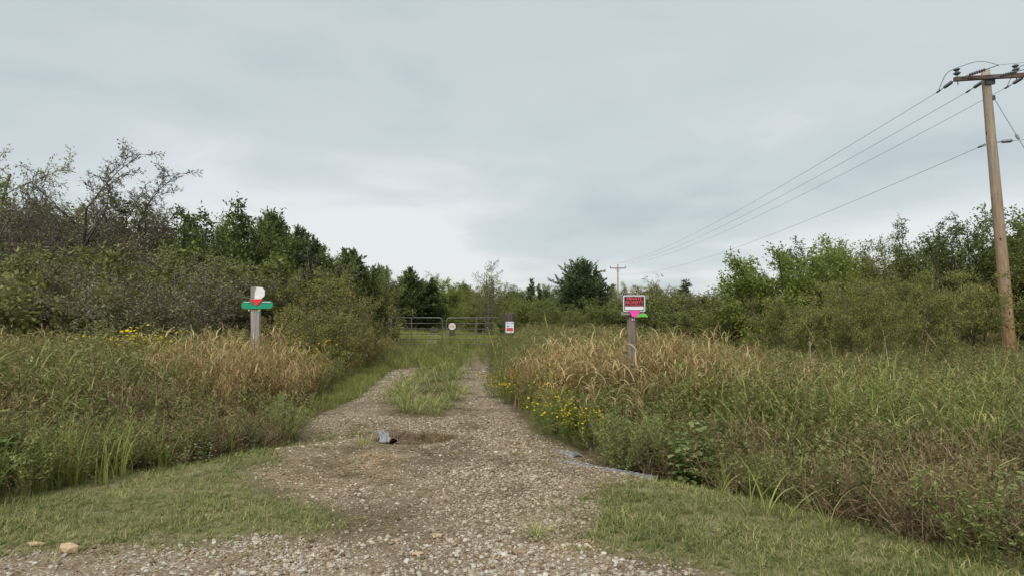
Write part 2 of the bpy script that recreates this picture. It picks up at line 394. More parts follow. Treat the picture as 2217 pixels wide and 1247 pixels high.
def gmat():
    m, t, out = new_mat('ground'); N = t.nodes.new; L = t.links.new
    def attr(n):
        a = N('ShaderNodeAttribute'); a.attribute_name = n; return a.outputs['Fac']
    g = N('ShaderNodeNewGeometry'); pos = g.outputs['Position']
    def noise(sc, det=4, rough=.6):
        n = N('ShaderNodeTexNoise'); L(pos, n.inputs['Vector']); n.inputs['Scale'].default_value = sc; n.inputs['Detail'].default_value = det; n.inputs['Roughness'].default_value = rough
        return n.outputs['Fac']
    def mix(f, a, b):
        x = N('ShaderNodeMix'); x.data_type = 'RGBA'; L(f, x.inputs['Factor']); L(a, x.inputs['A']); L(b, x.inputs['B']); return x.outputs['Result']
    soil = stops(t, noise(6, 6), [(.25, (.055, .042, .026)), (.5, (.10, .08, .045)), (.75, (.15, .125, .07))])
    v = N('ShaderNodeTexVoronoi'); L(pos, v.inputs['Vector']); v.inputs['Scale'].default_value = 55
    gcol = stops(t, v.outputs['Color'], [(.0, (.12, .088, .058)), (.3, (.20, .155, .105)), (.6, (.275, .225, .16)), (.85, (.35, .295, .22)), (1, (.48, .43, .35))])
    edge = N('ShaderNodeMath'); edge.operation = 'MULTIPLY'; L(v.outputs['Distance'], edge.inputs[0]); edge.inputs[1].default_value = 1.0
    gdirt = stops(t, noise(2.6, 6), [(.3, (.13, .092, .056)), (.55, (.215, .162, .105)), (.75, (.29, .23, .155))])
    sel = stops(t, noise(9, 4), [(.38, (0, 0, 0)), (.58, (1, 1, 1))])
    gravel = mix(sel, gdirt, gcol)
    orange = N('ShaderNodeRGB'); orange.outputs[0].default_value = (.36, .235, .13, 1)
    gravel = mix(attr('orange'), gravel, orange.outputs[0])
    dark = stops(t, noise(14, 5), [(.3, (.085, .060, .042)), (.7, (.16, .12, .085))])
    gravel = mix(attr('mud'), gravel, dark)
    lawn = stops(t, noise(5, 6), [(.3, (.13, .115, .060)), (.55, (.19, .175, .085)), (.8, (.25, .215, .125))])
    field = stops(t, noise(.5, 6), [(.3, (.10, .115, .042)), (.55, (.145, .15, .058)), (.8, (.20, .18, .085))])
    c = mix(attr('lawn'), soil, lawn)
    c = mix(attr('field'), c, field)
    c = mix(attr('gravel'), c, gravel)
    p = N('ShaderNodeBsdfPrincipled'); L(c, p.inputs['Base Color']); p.inputs['Roughness'].default_value = .95; p.inputs['Specular IOR Level'].default_value = .1
    bp = N('ShaderNodeBump'); bp.inputs['Strength'].default_value = .8; bp.inputs['Distance'].default_value = .012
    hs = N('ShaderNodeMath'); hs.operation = 'SUBTRACT'; L(noise(60, 3), hs.inputs[0]); L(v.outputs['Distance'], hs.inputs[1])
    L(hs.outputs[0], bp.inputs['Height']); L(bp.outputs[0], p.inputs['Normal'])
    L(p.outputs[0], out.inputs[0]); return m
def a_gravel(x, y):
    g = softpoly(x, y, GRAVEL, .16, .16, 3)
    g = g * (1 - .92 * softpoly(x, y, STRIP, .25, .2, 4))
    g = np.maximum(g, .8 * softpoly(x, y, TRACK_R, .3, .2, 5)); g = np.maximum(g, .7 * softpoly(x, y, TRACK_L, .3, .2, 6))
    g = np.maximum(g, .95 * softpoly(x, y, FAR_TRACK, .5, .3, 7))
    return g
def a_lawn(x, y): return np.maximum(softpoly(x, y, LAWN_L, .28, .30, 8), softpoly(x, y, LAWN_R, .28, .30, 9))
def a_field(x, y): return np.clip((y - 30) / 6, 0, 1)
def blob(x, y, px, py, rx, ry, pw=2):
    c = G(px, py); return np.exp(-(((x - c[0]) / rx) ** 2 + ((y - c[1]) / ry) ** 2) ** (pw / 2))
def a_mud(x, y):
    d = np.hypot((x - HOLE[0] - .05) / .62, (y - HOLE[1]) / .40)
    m = np.clip(1.25 - d, 0, 1)
    n = fbm(x * 1.6, y * 1.6, 77)
    m = np.maximum(m, np.clip((n - .55) * 5, 0, 1) * .7)
    m = np.maximum(m, .8 * blob(x, y, 790, 1130, .5, .55)); m = np.maximum(m, .6 * blob(x, y, 700, 1010, .35, .6)); m = np.maximum(m, .6 * blob(x, y, 1190, 945, .3, .3))
    return m
def a_orange(x, y): return np.maximum(np.maximum(.75 * blob(x, y, 805, 1000, .30, .7), .4 * blob(x, y, 640, 1030, .5, .6)), .35 * blob(x, y, 1230, 1190, .35, .2))
gm = quick_mesh('ground', np.stack([fx, fy, ZZ], 1), quads, [gmat()], smooth=True)
for nme, fn in (('gravel', a_gravel), ('lawn', a_lawn), ('field', a_field), ('mud', a_mud), ('orange', a_orange)):
    at = gm.attributes.new(nme, 'FLOAT', 'POINT'); at.data.foreach_set('value', fn(fx, fy).astype(np.float32))
ground = tag(link('ground', gm), kind='structure')

# ---------------------------------------------------------------- scattering (stuff): instances on points
def scatter(name, pts, rot, scl, sources, label, cat='vegetation', seed=1):
    me = bpy.data.meshes.new(name); n = len(pts)
    me.vertices.add(n); me.vertices.foreach_set('co', np.asarray(pts, np.float32).ravel())
    rng = np.random.default_rng(seed)
    a = me.attributes.new('rot', 'FLOAT_VECTOR', 'POINT'); a.data.foreach_set('vector', np.asarray(rot, np.float32).ravel())
    scl = np.asarray(scl, np.float32)
    if scl.ndim == 1: scl = np.repeat(scl[:, None], 3, 1)
    a = me.attributes.new('scl', 'FLOAT_VECTOR', 'POINT'); a.data.foreach_set('vector', scl.ravel())
    a = me.attributes.new('idx', 'INT', 'POINT'); a.data.foreach_set('value', rng.integers(0, len(sources), n).astype(np.int32))
    o = link(name, me)
    ng = bpy.data.node_groups.new(name + '_scatter', 'GeometryNodeTree')
    ng.interface.new_socket('Geometry', in_out='INPUT', socket_type='NodeSocketGeometry')
    ng.interface.new_socket('Geometry', in_out='OUTPUT', socket_type='NodeSocketGeometry')
    N = ng.nodes.new; L = ng.links.new
    gi = N('NodeGroupInput'); go = N('NodeGroupOutput'); iop = N('GeometryNodeInstanceOnPoints'); join = N('GeometryNodeJoinGeometry')
    for k, sm in enumerate(sources):
        so = bpy.data.objects.new(name + '_piece', sm)
        oi = N('GeometryNodeObjectInfo'); oi.inputs['Object'].default_value = so; oi.transform_space = 'ORIGINAL'; oi.inputs['As Instance'].default_value = False
        gt = N('GeometryNodeGeometryToInstance'); L(oi.outputs['Geometry'], gt.inputs[0]); L(gt.outputs[0], join.inputs[0])
    def na(nm, ty):
        x = N('GeometryNodeInputNamedAttribute'); x.data_type = ty; x.inputs['Name'].default_value = nm; return x.outputs['Attribute']
    L(gi.outputs[0], iop.inputs['Points']); L(join.outputs[0], iop.inputs['Instance']); iop.inputs['Pick Instance'].default_value = True
    L(na('idx', 'INT'), iop.inputs['Instance Index'])
    e2r = N('FunctionNodeEulerToRotation'); L(na('rot', 'FLOAT_VECTOR'), e2r.inputs[0]); L(e2r.outputs[0], iop.inputs['Rotation'])
    L(na('scl', 'FLOAT_VECTOR'), iop.inputs['Scale']); L(iop.outputs[0], go.inputs[0])
    md = o.modifiers.new('scatter', 'NODES'); md.node_group = ng
    return tag(o, label, cat, kind='stuff')

def sample(poly, dens, seed, ymin, ymax, keep=None, fr=1.0):
    """random points of a polygon between two depths; dens per square metre"""
    rng = np.random.default_rng(seed); xs = [p[0] for p in poly]
    xm = .80 * ymax + 3
    x0, x1 = max(min(xs), -xm), min(max(xs), xm)
    n = int((x1 - x0) * (ymax - ymin) * dens)
    x = rng.uniform(x0, x1, n); y = rng.uniform(ymin, ymax, n)
    m = inpoly(x, y, poly) & (np.abs(x) < .80 * y + 2.2)
    x, y = x[m], y[m]
    if keep is not None:
        k = rng.uniform(0, 1, len(x)) < keep(x, y); x, y = x[k], y[k]
    return x, y
def upright(n, rng, tilt=.12):
    return np.stack([rng.normal(0, tilt, n), rng.normal(0, tilt, n), rng.uniform(0, 6.283, n)], 1)
def cat2(*a): return [np.concatenate(z) for z in zip(*a)]

# ---------------------------------------------------------------- gravel
def stone_mesh(seed, mat, flat=1.0):
    import bmesh
    rng = random.Random(seed); bm = bmesh.new(); bmesh.ops.create_icosphere(bm, subdivisions=1, radius=.5)
    ax = [rng.uniform(.8, 1.2), rng.uniform(.6, 1.0), rng.uniform(.4, .7) * flat]
    cuts = [Vector((rng.gauss(0, 1), rng.gauss(0, 1), rng.gauss(0, .8))).normalized() for _ in range(5)]
    for v in bm.verts:
        p = v.co * (1 + rng.uniform(-.12, .12))
        for c in cuts:
            d = p.dot(c) - .34
            if d > 0: p = p - c * d * .9
        v.co = Vector((p.x * ax[0], p.y * ax[1], p.z * ax[2]))
    me = bpy.data.meshes.new('stone'); bm.to_mesh(me); bm.free(); me.materials.append(mat)
    return me
def stonemat(name, cols):
    m, t, out = new_mat(name); N = t.nodes.new; L = t.links.new
    oi = N('ShaderNodeObjectInfo'); c = stops(t, oi.outputs['Random'], cols)
    tcx = N('ShaderNodeTexCoord'); nz = N('ShaderNodeTexNoise'); L(tcx.outputs['Object'], nz.inputs['Vector']); nz.inputs['Scale'].default_value = 4; nz.inputs['Detail'].default_value = 5
    v = stops(t, nz.outputs['Fac'], [(.3, (.72, .70, .68)), (.7, (1.08, 1.06, 1.04))])
    mx = N('ShaderNodeMix'); mx.data_type = 'RGBA'; mx.blend_type = 'MULTIPLY'; mx.inputs['Factor'].default_value = 1; L(c, mx.inputs['A']); L(v, mx.inputs['B'])
    p = N('ShaderNodeBsdfPrincipled'); L(mx.outputs['Result'], p.inputs['Base Color']); p.inputs['Roughness'].default_value = .85; p.inputs['Specular IOR Level'].default_value = .2
    L(p.outputs[0], out.inputs[0]); return m
M['stone_pale'] = stonemat('pale_gravel', [(0, (.13, .092, .058)), (.2, (.25, .19, .12)), (.42, (.34, .285, .21)), (.62, (.42, .38, .305)), (.78, (.34, .325, .29)), (.93, (.56, .53, .46)), (1, (.31, .20, .11))])
M['stone_grey'] = stonemat('grey_gravel', [(0, (.10, .076, .050)), (.25, (.205, .162, .108)), (.5, (.29, .24, .17)), (.75, (.36, .31, .23)), (.93, (.46, .40, .31)), (1, (.58, .52, .42))])
M['stone_tan'] = plain('tan_rock', (.45, .33, .2), .85, .2, var=[(.3, (.36, .26, .155)), (.7, (.50, .38, .24))], vscale=5, bump=.3)
M['stone_brown'] = plain('brown_rock', (.26, .17, .11), .9, .2, var=[(.3, (.19, .12, .075)), (.7, (.33, .23, .155))], vscale=5, bump=.3)
pale_src = [stone_mesh(i, M['stone_pale']) for i in range(9)]
grey_src = [stone_mesh(40 + i, M['stone_grey']) for i in range(9)]
big_src = [stone_mesh(80 + i, M['stone_pale'], 1.0) for i in range(10)]

def shoulder(x, y):        # pale loose road gravel along the bottom of the drive, 1 inside
    lim = np.interp(x, [-6, -3.2, -1.9, -.8, .1, .9, 3], [4.7, 4.78, 5.05, 5.2, 5.0, 4.75, 4.5])
    return np.clip((lim + (fbm(x * 1.6, y * 1.6, 61) - .5) * 1.1 - y) / .22, 0, 1)
def gravel_keep_pale(x, y):
    return shoulder(x, y) * np.clip(.12 + 1.7 * (fbm(x * 2.2, y * 2.2, 66) - .30) + (x > -1.9) * .30 - (x < -2.2) * .05, .15, 1) * (1 - .85 * a_lawn(x, y))
def gravel_keep_grey(x, y):
    core = np.clip(1.25 - np.abs(x - np.interp(y, [4, 6, 8, 10, 14, 20], [0.0, .05, -.25, -.9, -2.0, -2.6])) / np.interp(y, [5, 8, 20], [.75, 1.05, 1.7]), .28, 1)
    hole = np.clip(np.hypot((x - HOLE[0]) / .5, (y - HOLE[1]) / .32) - .8, 0, 1)
    return (1 - shoulder(x, y)) * core * hole * (1 - .75 * np.clip(a_mud(x, y), 0, 1)) * (1 - softpoly(x, y, STRIP, .2, .2, 4))
rng = np.random.default_rng(5)
GRECT = [(-13, 2.2), (4, 2.2), (4, 24), (-13, 24)]
gk = lambda f: (lambda x, y: f(x, y) * np.clip(a_gravel(x, y) * 1.2, 0, 1))
x, y = sample(GRECT, 3900, 21, 3.2, 5.8, gk(gravel_keep_pale))
n = len(x); s = np.clip(rng.lognormal(math.log(.0155), .50, n), .006, .05)
tag(scatter('road_gravel', np.stack([x, y, H(x, y) + s * .12], 1), np.stack([rng.normal(0, .25, n), rng.normal(0, .25, n), rng.uniform(0, 6.28, n)], 1), s * 1.15, pale_src, 'loose pale limestone gravel of the road shoulder', 'gravel', 2))
x, y = cat2(sample(GRECT, 3600, 22, 4.3, 7.5, gk(gravel_keep_grey)), sample(GRECT, 1700, 23, 7.5, 11, gk(gravel_keep_grey)), sample(GRECT, 500, 24, 11, 21, gk(gravel_keep_grey)))
n = len(x); s = np.clip(rng.lognormal(math.log(.0175), .38, n), .008, .05) * np.interp(y, [5, 12, 20], [1, 1.3, 1.9])
scatter('driveway_gravel', np.stack([x, y, H(x, y) + s * .10], 1), np.stack([rng.normal(0, .25, n), rng.normal(0, .25, n), rng.uniform(0, 6.28, n)], 1), s * 1.15, grey_src, 'grey brown crushed gravel packed into the driveway', 'gravel', 3)
# the stones large enough to pick out, pieces of the ground
x, y = sample(GRAVEL, 55, 31, 3.5, 5.3, gravel_keep_pale); x2, y2 = sample(GRAVEL, 7, 32, 5, 10, gravel_keep_grey)
x = np.concatenate([x, x2])[:290]; y = np.concatenate([y, y2])[:290]; rg = random.Random(8)
for i in range(len(x)):
    s = rg.uniform(.027, .050) * (1.3 if rg.random() < .12 else 1)
    o = link('stone', big_src[i % len(big_src)], ground, (x[i], y[i], Hs(x[i], y[i]) + s * .16), (rg.gauss(0, .15), rg.gauss(0, .15), rg.uniform(0, 6.28)), s)
def rock(px, py, size, mat, label, cat='rock', flat=.6, seed=1, rz=0.0):
    c = G(px, py); me = stone_mesh(seed, mat, flat); me.name = 'rock'
    me.materials.clear(); me.materials.append(mat)
    o = link('rock', me, None, (c[0], c[1], Hs(*c) + size[2] * .22), (0, .06, rz), [q * 1.45 for q in size])
    return tag(o, label, cat)
rock(150, 1196, (.13, .10, .13), M['stone_tan'], 'flat tan sandstone rock lying in pale roadside gravel', flat=.8, seed=203, rz=.3)
rock(78, 1183, (.10, .05, .07), M['stone_tan'], 'thin tan stone slab beside the mown grass edge', seed=204, rz=.2)
rock(945, 1170, (.075, .06, .075), M['stone_tan'], 'rounded tan rock at the top of the pale gravel band', seed=205)
rock(1122, 1203, (.105, .085, .085), M['stone_brown'], 'dark reddish brown rock half buried in driveway mouth', seed=206)
rock(1270, 1182, (.08, .06, .06), M['stone_brown'], 'small brown rock at the corner of the mown grass', seed=207, rz=.8)
rock(905, 1205, (.07, .05, .06), M['stone_tan'], 'pale yellowish rock among white gravel', seed=208, rz=.5)


# ---------------------------------------------------------------- low vegetation pieces
random.seed(4)
U = random.uniform
def pc_lawn():
    mb = MB()
    for i in range(13):
        r = abs(random.gauss(0, .045)); a = U(0, 6.28)
        mb.blade((r * math.cos(a), r * math.sin(a), 0), U(0, 6.28), U(.03, .095), U(.0045, .0075), U(.15, 1.2), U(.2, 1.5), 3, U(0, 1))
    return mb.mesh('lawn_piece', M['lawn'])
def pc_field():
    mb = MB()
    for i in range(22):
        r = abs(random.gauss(0, .12)); a = U(0, 6.28)
        mb.blade((r * math.cos(a), r * math.sin(a), 0), U(0, 6.28), U(.12, .34), U(.010, .018), U(.05, .6), U(.2, 1.1), 2, U(0, 1))
    return mb.mesh('field_piece', M['field'])
def pc_dry(h=1.0):
    mb = MB()
    for i in range(11):
        r = abs(random.gauss(0, .07)); a = U(0, 6.28); az = U(0, 6.28)
        x, y = r * math.cos(a), r * math.sin(a); L = U(.75, 1.2) * h; lean = abs(random.gauss(0, .14)); n = 5
        mb.blade((x, y, 0), az, L, .0075, lean, U(.1, .5), 5, U(.05, .5))
        for k in range(random.randint(4, 6)):        # curled dry leaves up the stem
            f = U(.25, .95); zz = L * f * math.cos(lean + .1); xx = L * f * math.sin(lean + .12 * f)
            mb.blade((x + xx * math.cos(az), y + xx * math.sin(az), zz), U(0, 6.28), U(.18, .38), U(.011, .020), U(.15, .6), U(1.4, 3.0), 6, U(.4, 1.0), U(0, 2.2), U(-1, 1))
    for i in range(14):
        mb.blade((random.gauss(0, .08), random.gauss(0, .08), 0), U(0, 6.28), U(.35, .8) * h, U(.008, .014), U(.1, .5), U(.5, 2.0), 5, U(.1, .8), U(0, 1.0))
    return mb.mesh('dry_piece', M['dry'])
def pc_green(h=1.0, wide=1.0, mat='green'):
    mb = MB()
    for i in range(20):
        mb.blade((random.gauss(0, .06), random.gauss(0, .06), 0), U(0, 6.28), U(.4, 1.05) * h, U(.011, .023) * wide, U(.02, .35), U(.2, 1.3), 5, U(0, 1), U(0, .8), U(-.6, .6))
    for i in range(3):
        L = U(.8, 1.2) * h; az = U(0, 6.28); le = U(0, .2)
        mb.blade((0, 0, 0), az, L, .006, le, .1, 3, .8)
        for k in range(5):
            f = U(.3, .95); mb.blade((L * f * math.sin(le) * math.cos(az), L * f * math.sin(le) * math.sin(az), L * f * math.cos(le)), U(0, 6.28), U(.15, .34), U(.011, .020) * wide, U(.4, 1.0), U(.3, 1.4), 4, U(.1, 1))
    return mb.mesh('green_piece', M[mat])
def stemline(mb, az, le, L, w, bend, n=4, tint=.2, p0=(0, 0, 0)):
    pts = [Vector(p0)]; th = le
    for i in range(n):
        pts.append(pts[-1] + Vector((math.sin(th) * math.cos(az), math.sin(th) * math.sin(az), math.cos(th))) * (L / n)); th += bend / n
    for a, b in zip(pts[:-1], pts[1:]): mb.ribbon(a, b, w, tint)
    return pts
def lerp(pts, f):
    k = f * (len(pts) - 1); i = min(int(k), len(pts) - 2); return pts[i].lerp(pts[i + 1], k - i)
def pc_weed(h=.8, mat='weed', ls=(.04, .08), lw=.42, nst=4, nl=44, fl=0.0):
    mb = MB()
    for s_ in range(nst):
        az = U(0, 6.28); L = h * U(.7, 1.1)
        pts = stemline(mb, az, U(.02, .4), L, .006, U(-.1, .4), 4, .15, (random.gauss(0, .04), random.gauss(0, .04), 0))
        for b in range(7):
            f = U(.25, .95); p0 = lerp(pts, f); bl = h * U(.12, .34) * (1.15 - f * .6)
            bp = stemline(mb, U(0, 6.28), U(.4, 1.0), bl, .0035, -.4, 2, .2, p0)
            for k in range(int(nl / 7)):
                q = lerp(bp, U(.1, 1)); d = Vector((random.gauss(0, 1), random.gauss(0, 1), random.gauss(.35, .6)))
                mb.leaf(q, d, Vector((random.gauss(0, .5), random.gauss(0, .5), 1)), U(*ls), U(*ls) * lw, U(0, 1))
    return mb.mesh('weed_piece', M[mat])
def pc_dead(h=.6):
    mb = MB()
    for s_ in range(12):
        L = h * U(.5, 1.15); pts = stemline(mb, U(0, 6.28), U(.05, .8), L, .009, U(-.3, .8), 4, U(.1, .7), (random.gauss(0, .08), random.gauss(0, .08), 0))
        for b in range(6):
            stemline(mb, U(0, 6.28), U(.3, 1.4), h * U(.12, .35), .0055, U(-.5, .8), 3, U(.1, 1), lerp(pts, U(.2, .95)))
        for b in range(4):
            q = lerp(pts, U(.2, 1)); mb.leaf(q, (random.gauss(0, 1), random.gauss(0, 1), -.3), (0, 0, 1), U(.02, .04), .012, U(.2, .9))
    return mb.mesh('dead_piece', M['dead'])
def pc_broad(h=.6, ls=(.035, .065), n=22, nst=3):
    mb = MB()
    for s_ in range(nst):
        L = h * U(.7, 1.1); pts = stemline(mb, U(0, 6.28), U(.05, .5), L, .007, U(-.2, .5), 4, .1)
        for k in range(n):
            f = U(.15, 1); q = lerp(pts, f); a = U(0, 6.28); r = U(.02, .11); e = q + Vector((math.cos(a) * r, math.sin(a) * r, U(0, .05)))
            mb.ribbon(q, e, .003, .1)
            mb.round_leaf(e, (math.cos(a), math.sin(a), U(-.5, .35)), (random.gauss(0, .3), random.gauss(0, .3), 1), U(*ls), U(*ls) * .9, U(0, 1))
    return mb.mesh('broad_piece', M['broad'])

LAWN = [pc_lawn() for _ in range(6)]; FIELD = [pc_field() for _ in range(5)]
DRY = [pc_dry() for _ in range(6)]
GREEN = [pc_green() for _ in range(4)] + [pc_green(.8, 1.3)]
WEED = [pc_weed() for _ in range(4)] + [pc_weed(.9, 'weed', (.04, .075), .28, 5, 50)]
OLIVE = [pc_weed(.9, 'olive', (.032, .065), .35, 5, 48) for _ in range(4)]
DEAD = [pc_dead() for _ in range(5)]
BROAD = [pc_broad() for _ in range(5)]

# short mown grass
rng = np.random.default_rng(12)
def lk(x, y): return np.clip(a_lawn(x, y) * (.55 + 1.0 * (fbm(x * 2.2, y * 2.2, 90) - .2)), 0, 1) * (1 - .5 * (a_gravel(x, y) > .6))
bigL = [(-12, 2.2), (-12, 6), (-7, 6.5)] + [(p[0] + .1, p[1] + .25) for p in LAWN_L[2:16]] + [(-.6, 5.4), (-2, 4.6)]
LRECT = [(-12, 2.2), (7, 2.2), (7, 13), (-12, 13)]
x, y = cat2(sample(LRECT, 720, 41, 2.6, 6.2, lk), sample(LRECT, 420, 42, 6.2, 12, lk))
# ragged edges: grass creeping into the gravel, thin patches on the drive
def creep(x, y):
    e = a_lawn(x, y); n_ = fbm(x * 1.8, y * 1.8, 93)
    return np.clip((n_ - .52) * 3.2, 0, 1) * .5 * np.clip(np.abs(x - np.interp(y, [4, 8, 14, 20], [0, -.3, -1.9, -2.6])) - np.interp(y, [4, 8], [.5, .9]), 0, .7) * (y > 4.9)
x2, y2 = sample(GRAVEL, 500, 45, 4.2, 12, creep)
x = np.concatenate([x, x2]); y = np.concatenate([y, y2])
n = len(x); s = rng.uniform(.6, 1.2, n) * np.clip(.55 + .9 * fbm(x * 1.4, y * 1.4, 96), .5, 1.3)
scatter('mown_grass', np.stack([x, y, H(x, y) - .003], 1), upright(n, rng, .15), s, LAWN, 'short mown roadside grass, green with straw coloured tips', 'grass', 5)
# dead straw lying on gravel and bare soil
st = []
for _ in range(4):
    mb = MB()
    for k in range(7): 
        a = U(0, 6.28); c = Vector((random.gauss(0, .04), random.gauss(0, .04), U(.002, .012))); d = Vector((math.cos(a), math.sin(a), U(-.1, .1))) * U(.02, .06)
        mb.ribbon(c - d, c + d, .0026, U(0, 1))
    st.append(mb.mesh('straw_piece', M['straw']))
def sk(x, y): return np.clip(a_mud(x, y) * .9 + .10 + .5 * np.clip(a_lawn(x, y), 0, .5), 0, 1) * (1 - .7 * shoulder(x, y))
x, y = sample(GRAVEL + [], 200, 46, 4.4, 12, sk); n = len(x)
scatter('dead_straw', np.stack([x, y, H(x, y) + .008], 1), upright(n, rng, .2), rng.uniform(.7, 1.5, n), st, 'scraps of dead straw lying on the driveway', 'straw', 6)
# field grass beyond the gate, and low green grass on the far drive
FIELDP = [(-60, 30), (60, 30), (90, 130), (-90, 130)]
def fk(x, y): return np.clip(1 - .9 * softpoly(x, y, FAR_TRACK, .3, .2, 7), 0, 1) * np.clip(1.2 - np.abs(x + 3) / 34, 0, 1)
x, y = cat2(sample(FIELDP, 9, 51, 32.5, 50, fk), sample(FIELDP, 4, 52, 50, 110, fk)); n = len(x)
scatter('field_grass', np.stack([x, y, H(x, y)], 1), upright(n, rng, .1), rng.uniform(.8, 1.5, n) * np.interp(y, [33, 110], [1, 1.8]), FIELD, 'green pasture grass behind the tube gate', 'grass', 7)
DRIVE_FAR = [G(838, 800), G(890, 797), G(1000, 797), G(1050, 790), (-1.0, 24), (-.6, 33), (-6, 33), (-5.4, 24)]
def dk(x, y): return np.clip(1 - .9 * softpoly(x, y, TRACK_R, .3, .2, 5) - .3 * softpoly(x, y, TRACK_L, .3, .2, 6), 0, 1)
x, y = cat2(sample(DRIVE_FAR, 26, 53, 19, 34, dk)); n = len(x); mid = np.exp(-((x + 2.9) / .9) ** 2)
scatter('track_grass', np.stack([x, y, H(x, y)], 1), upright(n, rng, .12), (rng.uniform(.6, 1.1, n) * (.6 + .8 * mid)), FIELD, 'green grass grown over the track before the gate', 'grass', 8)

MARGIN = [G(*p) for p in ((600, 950), (672, 905), (758, 870), (797, 845), (824, 820), (842, 802), (890, 785), (860, 768), (815, 786), (770, 810), (692, 862), (618, 912))]
x, y = sample(MARGIN, 90, 54, 8, 24); n = len(x)
scatter('margin_grass', np.stack([x, y, H(x, y)], 1), upright(n, rng, .15), rng.uniform(.35, .75, n), FIELD, 'low green grass along the edge of the gravel drive', 'grass', 55)
x, y = sample(DRIVE_FAR, 7, 56, 20, 33, dk); n = len(x); mid = np.exp(-((x + 2.9) / 1.1) ** 2)
scatter('track_weeds', np.stack([x, y, H(x, y)], 1), upright(n, rng, .15), rng.uniform(.35, .6, n) * (.7 + .6 * mid), WEED + OLIVE[:2] + GREEN[:2], 'low leafy weeds grown over the track before the gate', 'weeds', 57)
# tall weeds either side, by kind
def edge_h(x, y, edge):
    d = segdist(x, y, edge); return np.clip(.50 + d * .21, .50, 1.0)
def ell(x, y, cx, cy_, rx, ry): return np.clip(1.6 * (1 - np.hypot((x - cx) / rx, (y - cy_) / ry)) + .3 * (fbm(x, y, 71) - .5) * 2, 0, 1)
def k_dry(x, y):
    a = np.maximum.reduce([ell(x, y, -4.6, 11.7, 2.2, 2.3), ell(x, y, 2.7, 11.2, 2.6, 2.9), .8 * ell(x, y, 1.3, 12.8, 1.5, 2.2), .35 * ell(x, y, -9.5, 12.5, 2.2, 2.0), .35 * ell(x, y, -4.6, 22, 2.0, 5)])
    return np.clip(a * (.35 + 1.3 * np.clip(fbm(x * 1.3, y * 1.3, 72) - .15, 0, 1)), 0, 1)
def k_green(x, y):
    a = np.maximum.reduce([1.25 * ell(x, y, 5.5, 8.0, 4.2, 3.6), .9 * ell(x, y, 3.6, 8.2, 2.2, 1.8), .45 * ell(x, y, -7.5, 10.0, 3.2, 2.2), .8 * ell(x, y, 0.2, 20, 1.6, 8), .6 * ell(x, y, -4.4, 19, 1.2, 6), .3 + 0 * x])
    return np.clip(a * (fbm(x * .9, y * .9, 73) * 1.5), 0, 1) * (1 - .85 * k_dry(x, y)) * (1 - .7 * k_dead(x, y))
def k_dead(x, y):
    a = np.maximum.reduce([1.2 * ell(x, y, 4.1, 5.6, 2.0, 1.4), 1.4 * ell(x, y, -4.1, 8.9, 1.6, 1.1), 1.0 * ell(x, y, -6.2, 7.3, 2.2, 1.0), .8 * ell(x, y, 2.2, 7.4, 1.2, .8), 0.2 * ell(x, y, 8, 13, 5, 3), .06 + 0 * x])
    return np.clip(a, 0, 1)
def k_broad(x, y):
    a = np.maximum.reduce([ell(x, y, 2.1, 7.7, .8, .9), .9 * ell(x, y, 3.6, 6.6, 1.6, .8), ell(x, y, 3.75, 4.9, .8, .7), 1.0 * ell(x, y, -4.8, 7.5, 2.0, 1.0), .7 * ell(x, y, -6.4, 8.8, 2.6, 1.8), .06 + 0 * x])
    return np.clip(a, 0, 1)
def k_weed(x, y): return np.clip(.35 + .9 * (fbm(x * .7, y * .7, 74) - .3), 0, 1) * (1 - .75 * k_dry(x, y)) * (1 - .8 * k_dead(x, y))
def k_olive(x, y):
    return np.clip(.25 + .9 * (fbm(x * .5, y * .5, 75) - .35) + .5 * ell(x, y, -6.5, 10.5, 4, 3) + .4 * (y > 13), 0, 1) * (1 - .6 * k_dry(x, y)) * (1 - .7 * k_dead(x, y))
def weeds(name, src, keep, d1, d2, d3, hs, label, cat, seed, ymax=40, full=0.0):
    L_ = []
    for poly, ed, sd in ((WEEDS_L, EDGE_L, 0), (WEEDS_R, EDGE_R, 1)):
        segs = [sample(poly, d1, seed + sd, 3, 9.5, keep), sample(poly, d2, seed + 10 + sd, 9.5, 17, keep), sample(poly, d3, seed + 20 + sd, 17, ymax, keep)]
        x, y = cat2(*segs); d = segdist(x, y, ed); k = d > .05
        x, y = x[k], y[k]
        L_.append((x, y, np.clip(edge_h(x, y, ed) + full, 0, 1)))
    x, y, hh = cat2(*L_); n = len(x); rg_ = np.random.default_rng(seed)
    # keep the two sign posts and the drive sight line clear of stems standing inside them
    side = np.where(x > 0, np.interp(x - .12 * np.clip(y - 8, 0, 20), [2.6, 4.2], [1.0, .72]) * np.interp(y, [9, 14], [1.05, .95]), 1.0)      # lower growth away from the sign
    s = hs * hh * side * rg_.uniform(.65, 1.18, n)
    return scatter(name, np.stack([x, y, H(x, y) - .01], 1), upright(n, rg_, .10), np.stack([s * rg_.uniform(.9, 1.3, n), s * rg_.uniform(.9, 1.3, n), s], 1), src, label, cat, seed)
weeds('dry_grass', DRY, k_dry, 36, 32, 10, 1.05, 'tall tan dried bluestem grass with curling leaves around the sign posts', 'dry grass', 101, full=.3)
weeds('tall_grass', GREEN, k_green, 40, 22, 8, 1.12, 'tall yellow green grass with long arching blades in the ditch growth', 'tall grass', 131)
weeds('leafy_weeds', WEED, k_weed, 42, 24, 8, 1.08, 'dense green ragweed and small leaved weeds beside the drive', 'weeds', 161)
weeds('olive_weeds', OLIVE, k_olive, 22, 20, 9, 1.25, 'olive brown fading weeds below the trees', 'weeds', 191)
weeds('dead_weeds', DEAD, k_dead, 64, 22, 4, 1.42, 'dark brown dead weed stems at the ditch edge', 'dead weeds', 221)
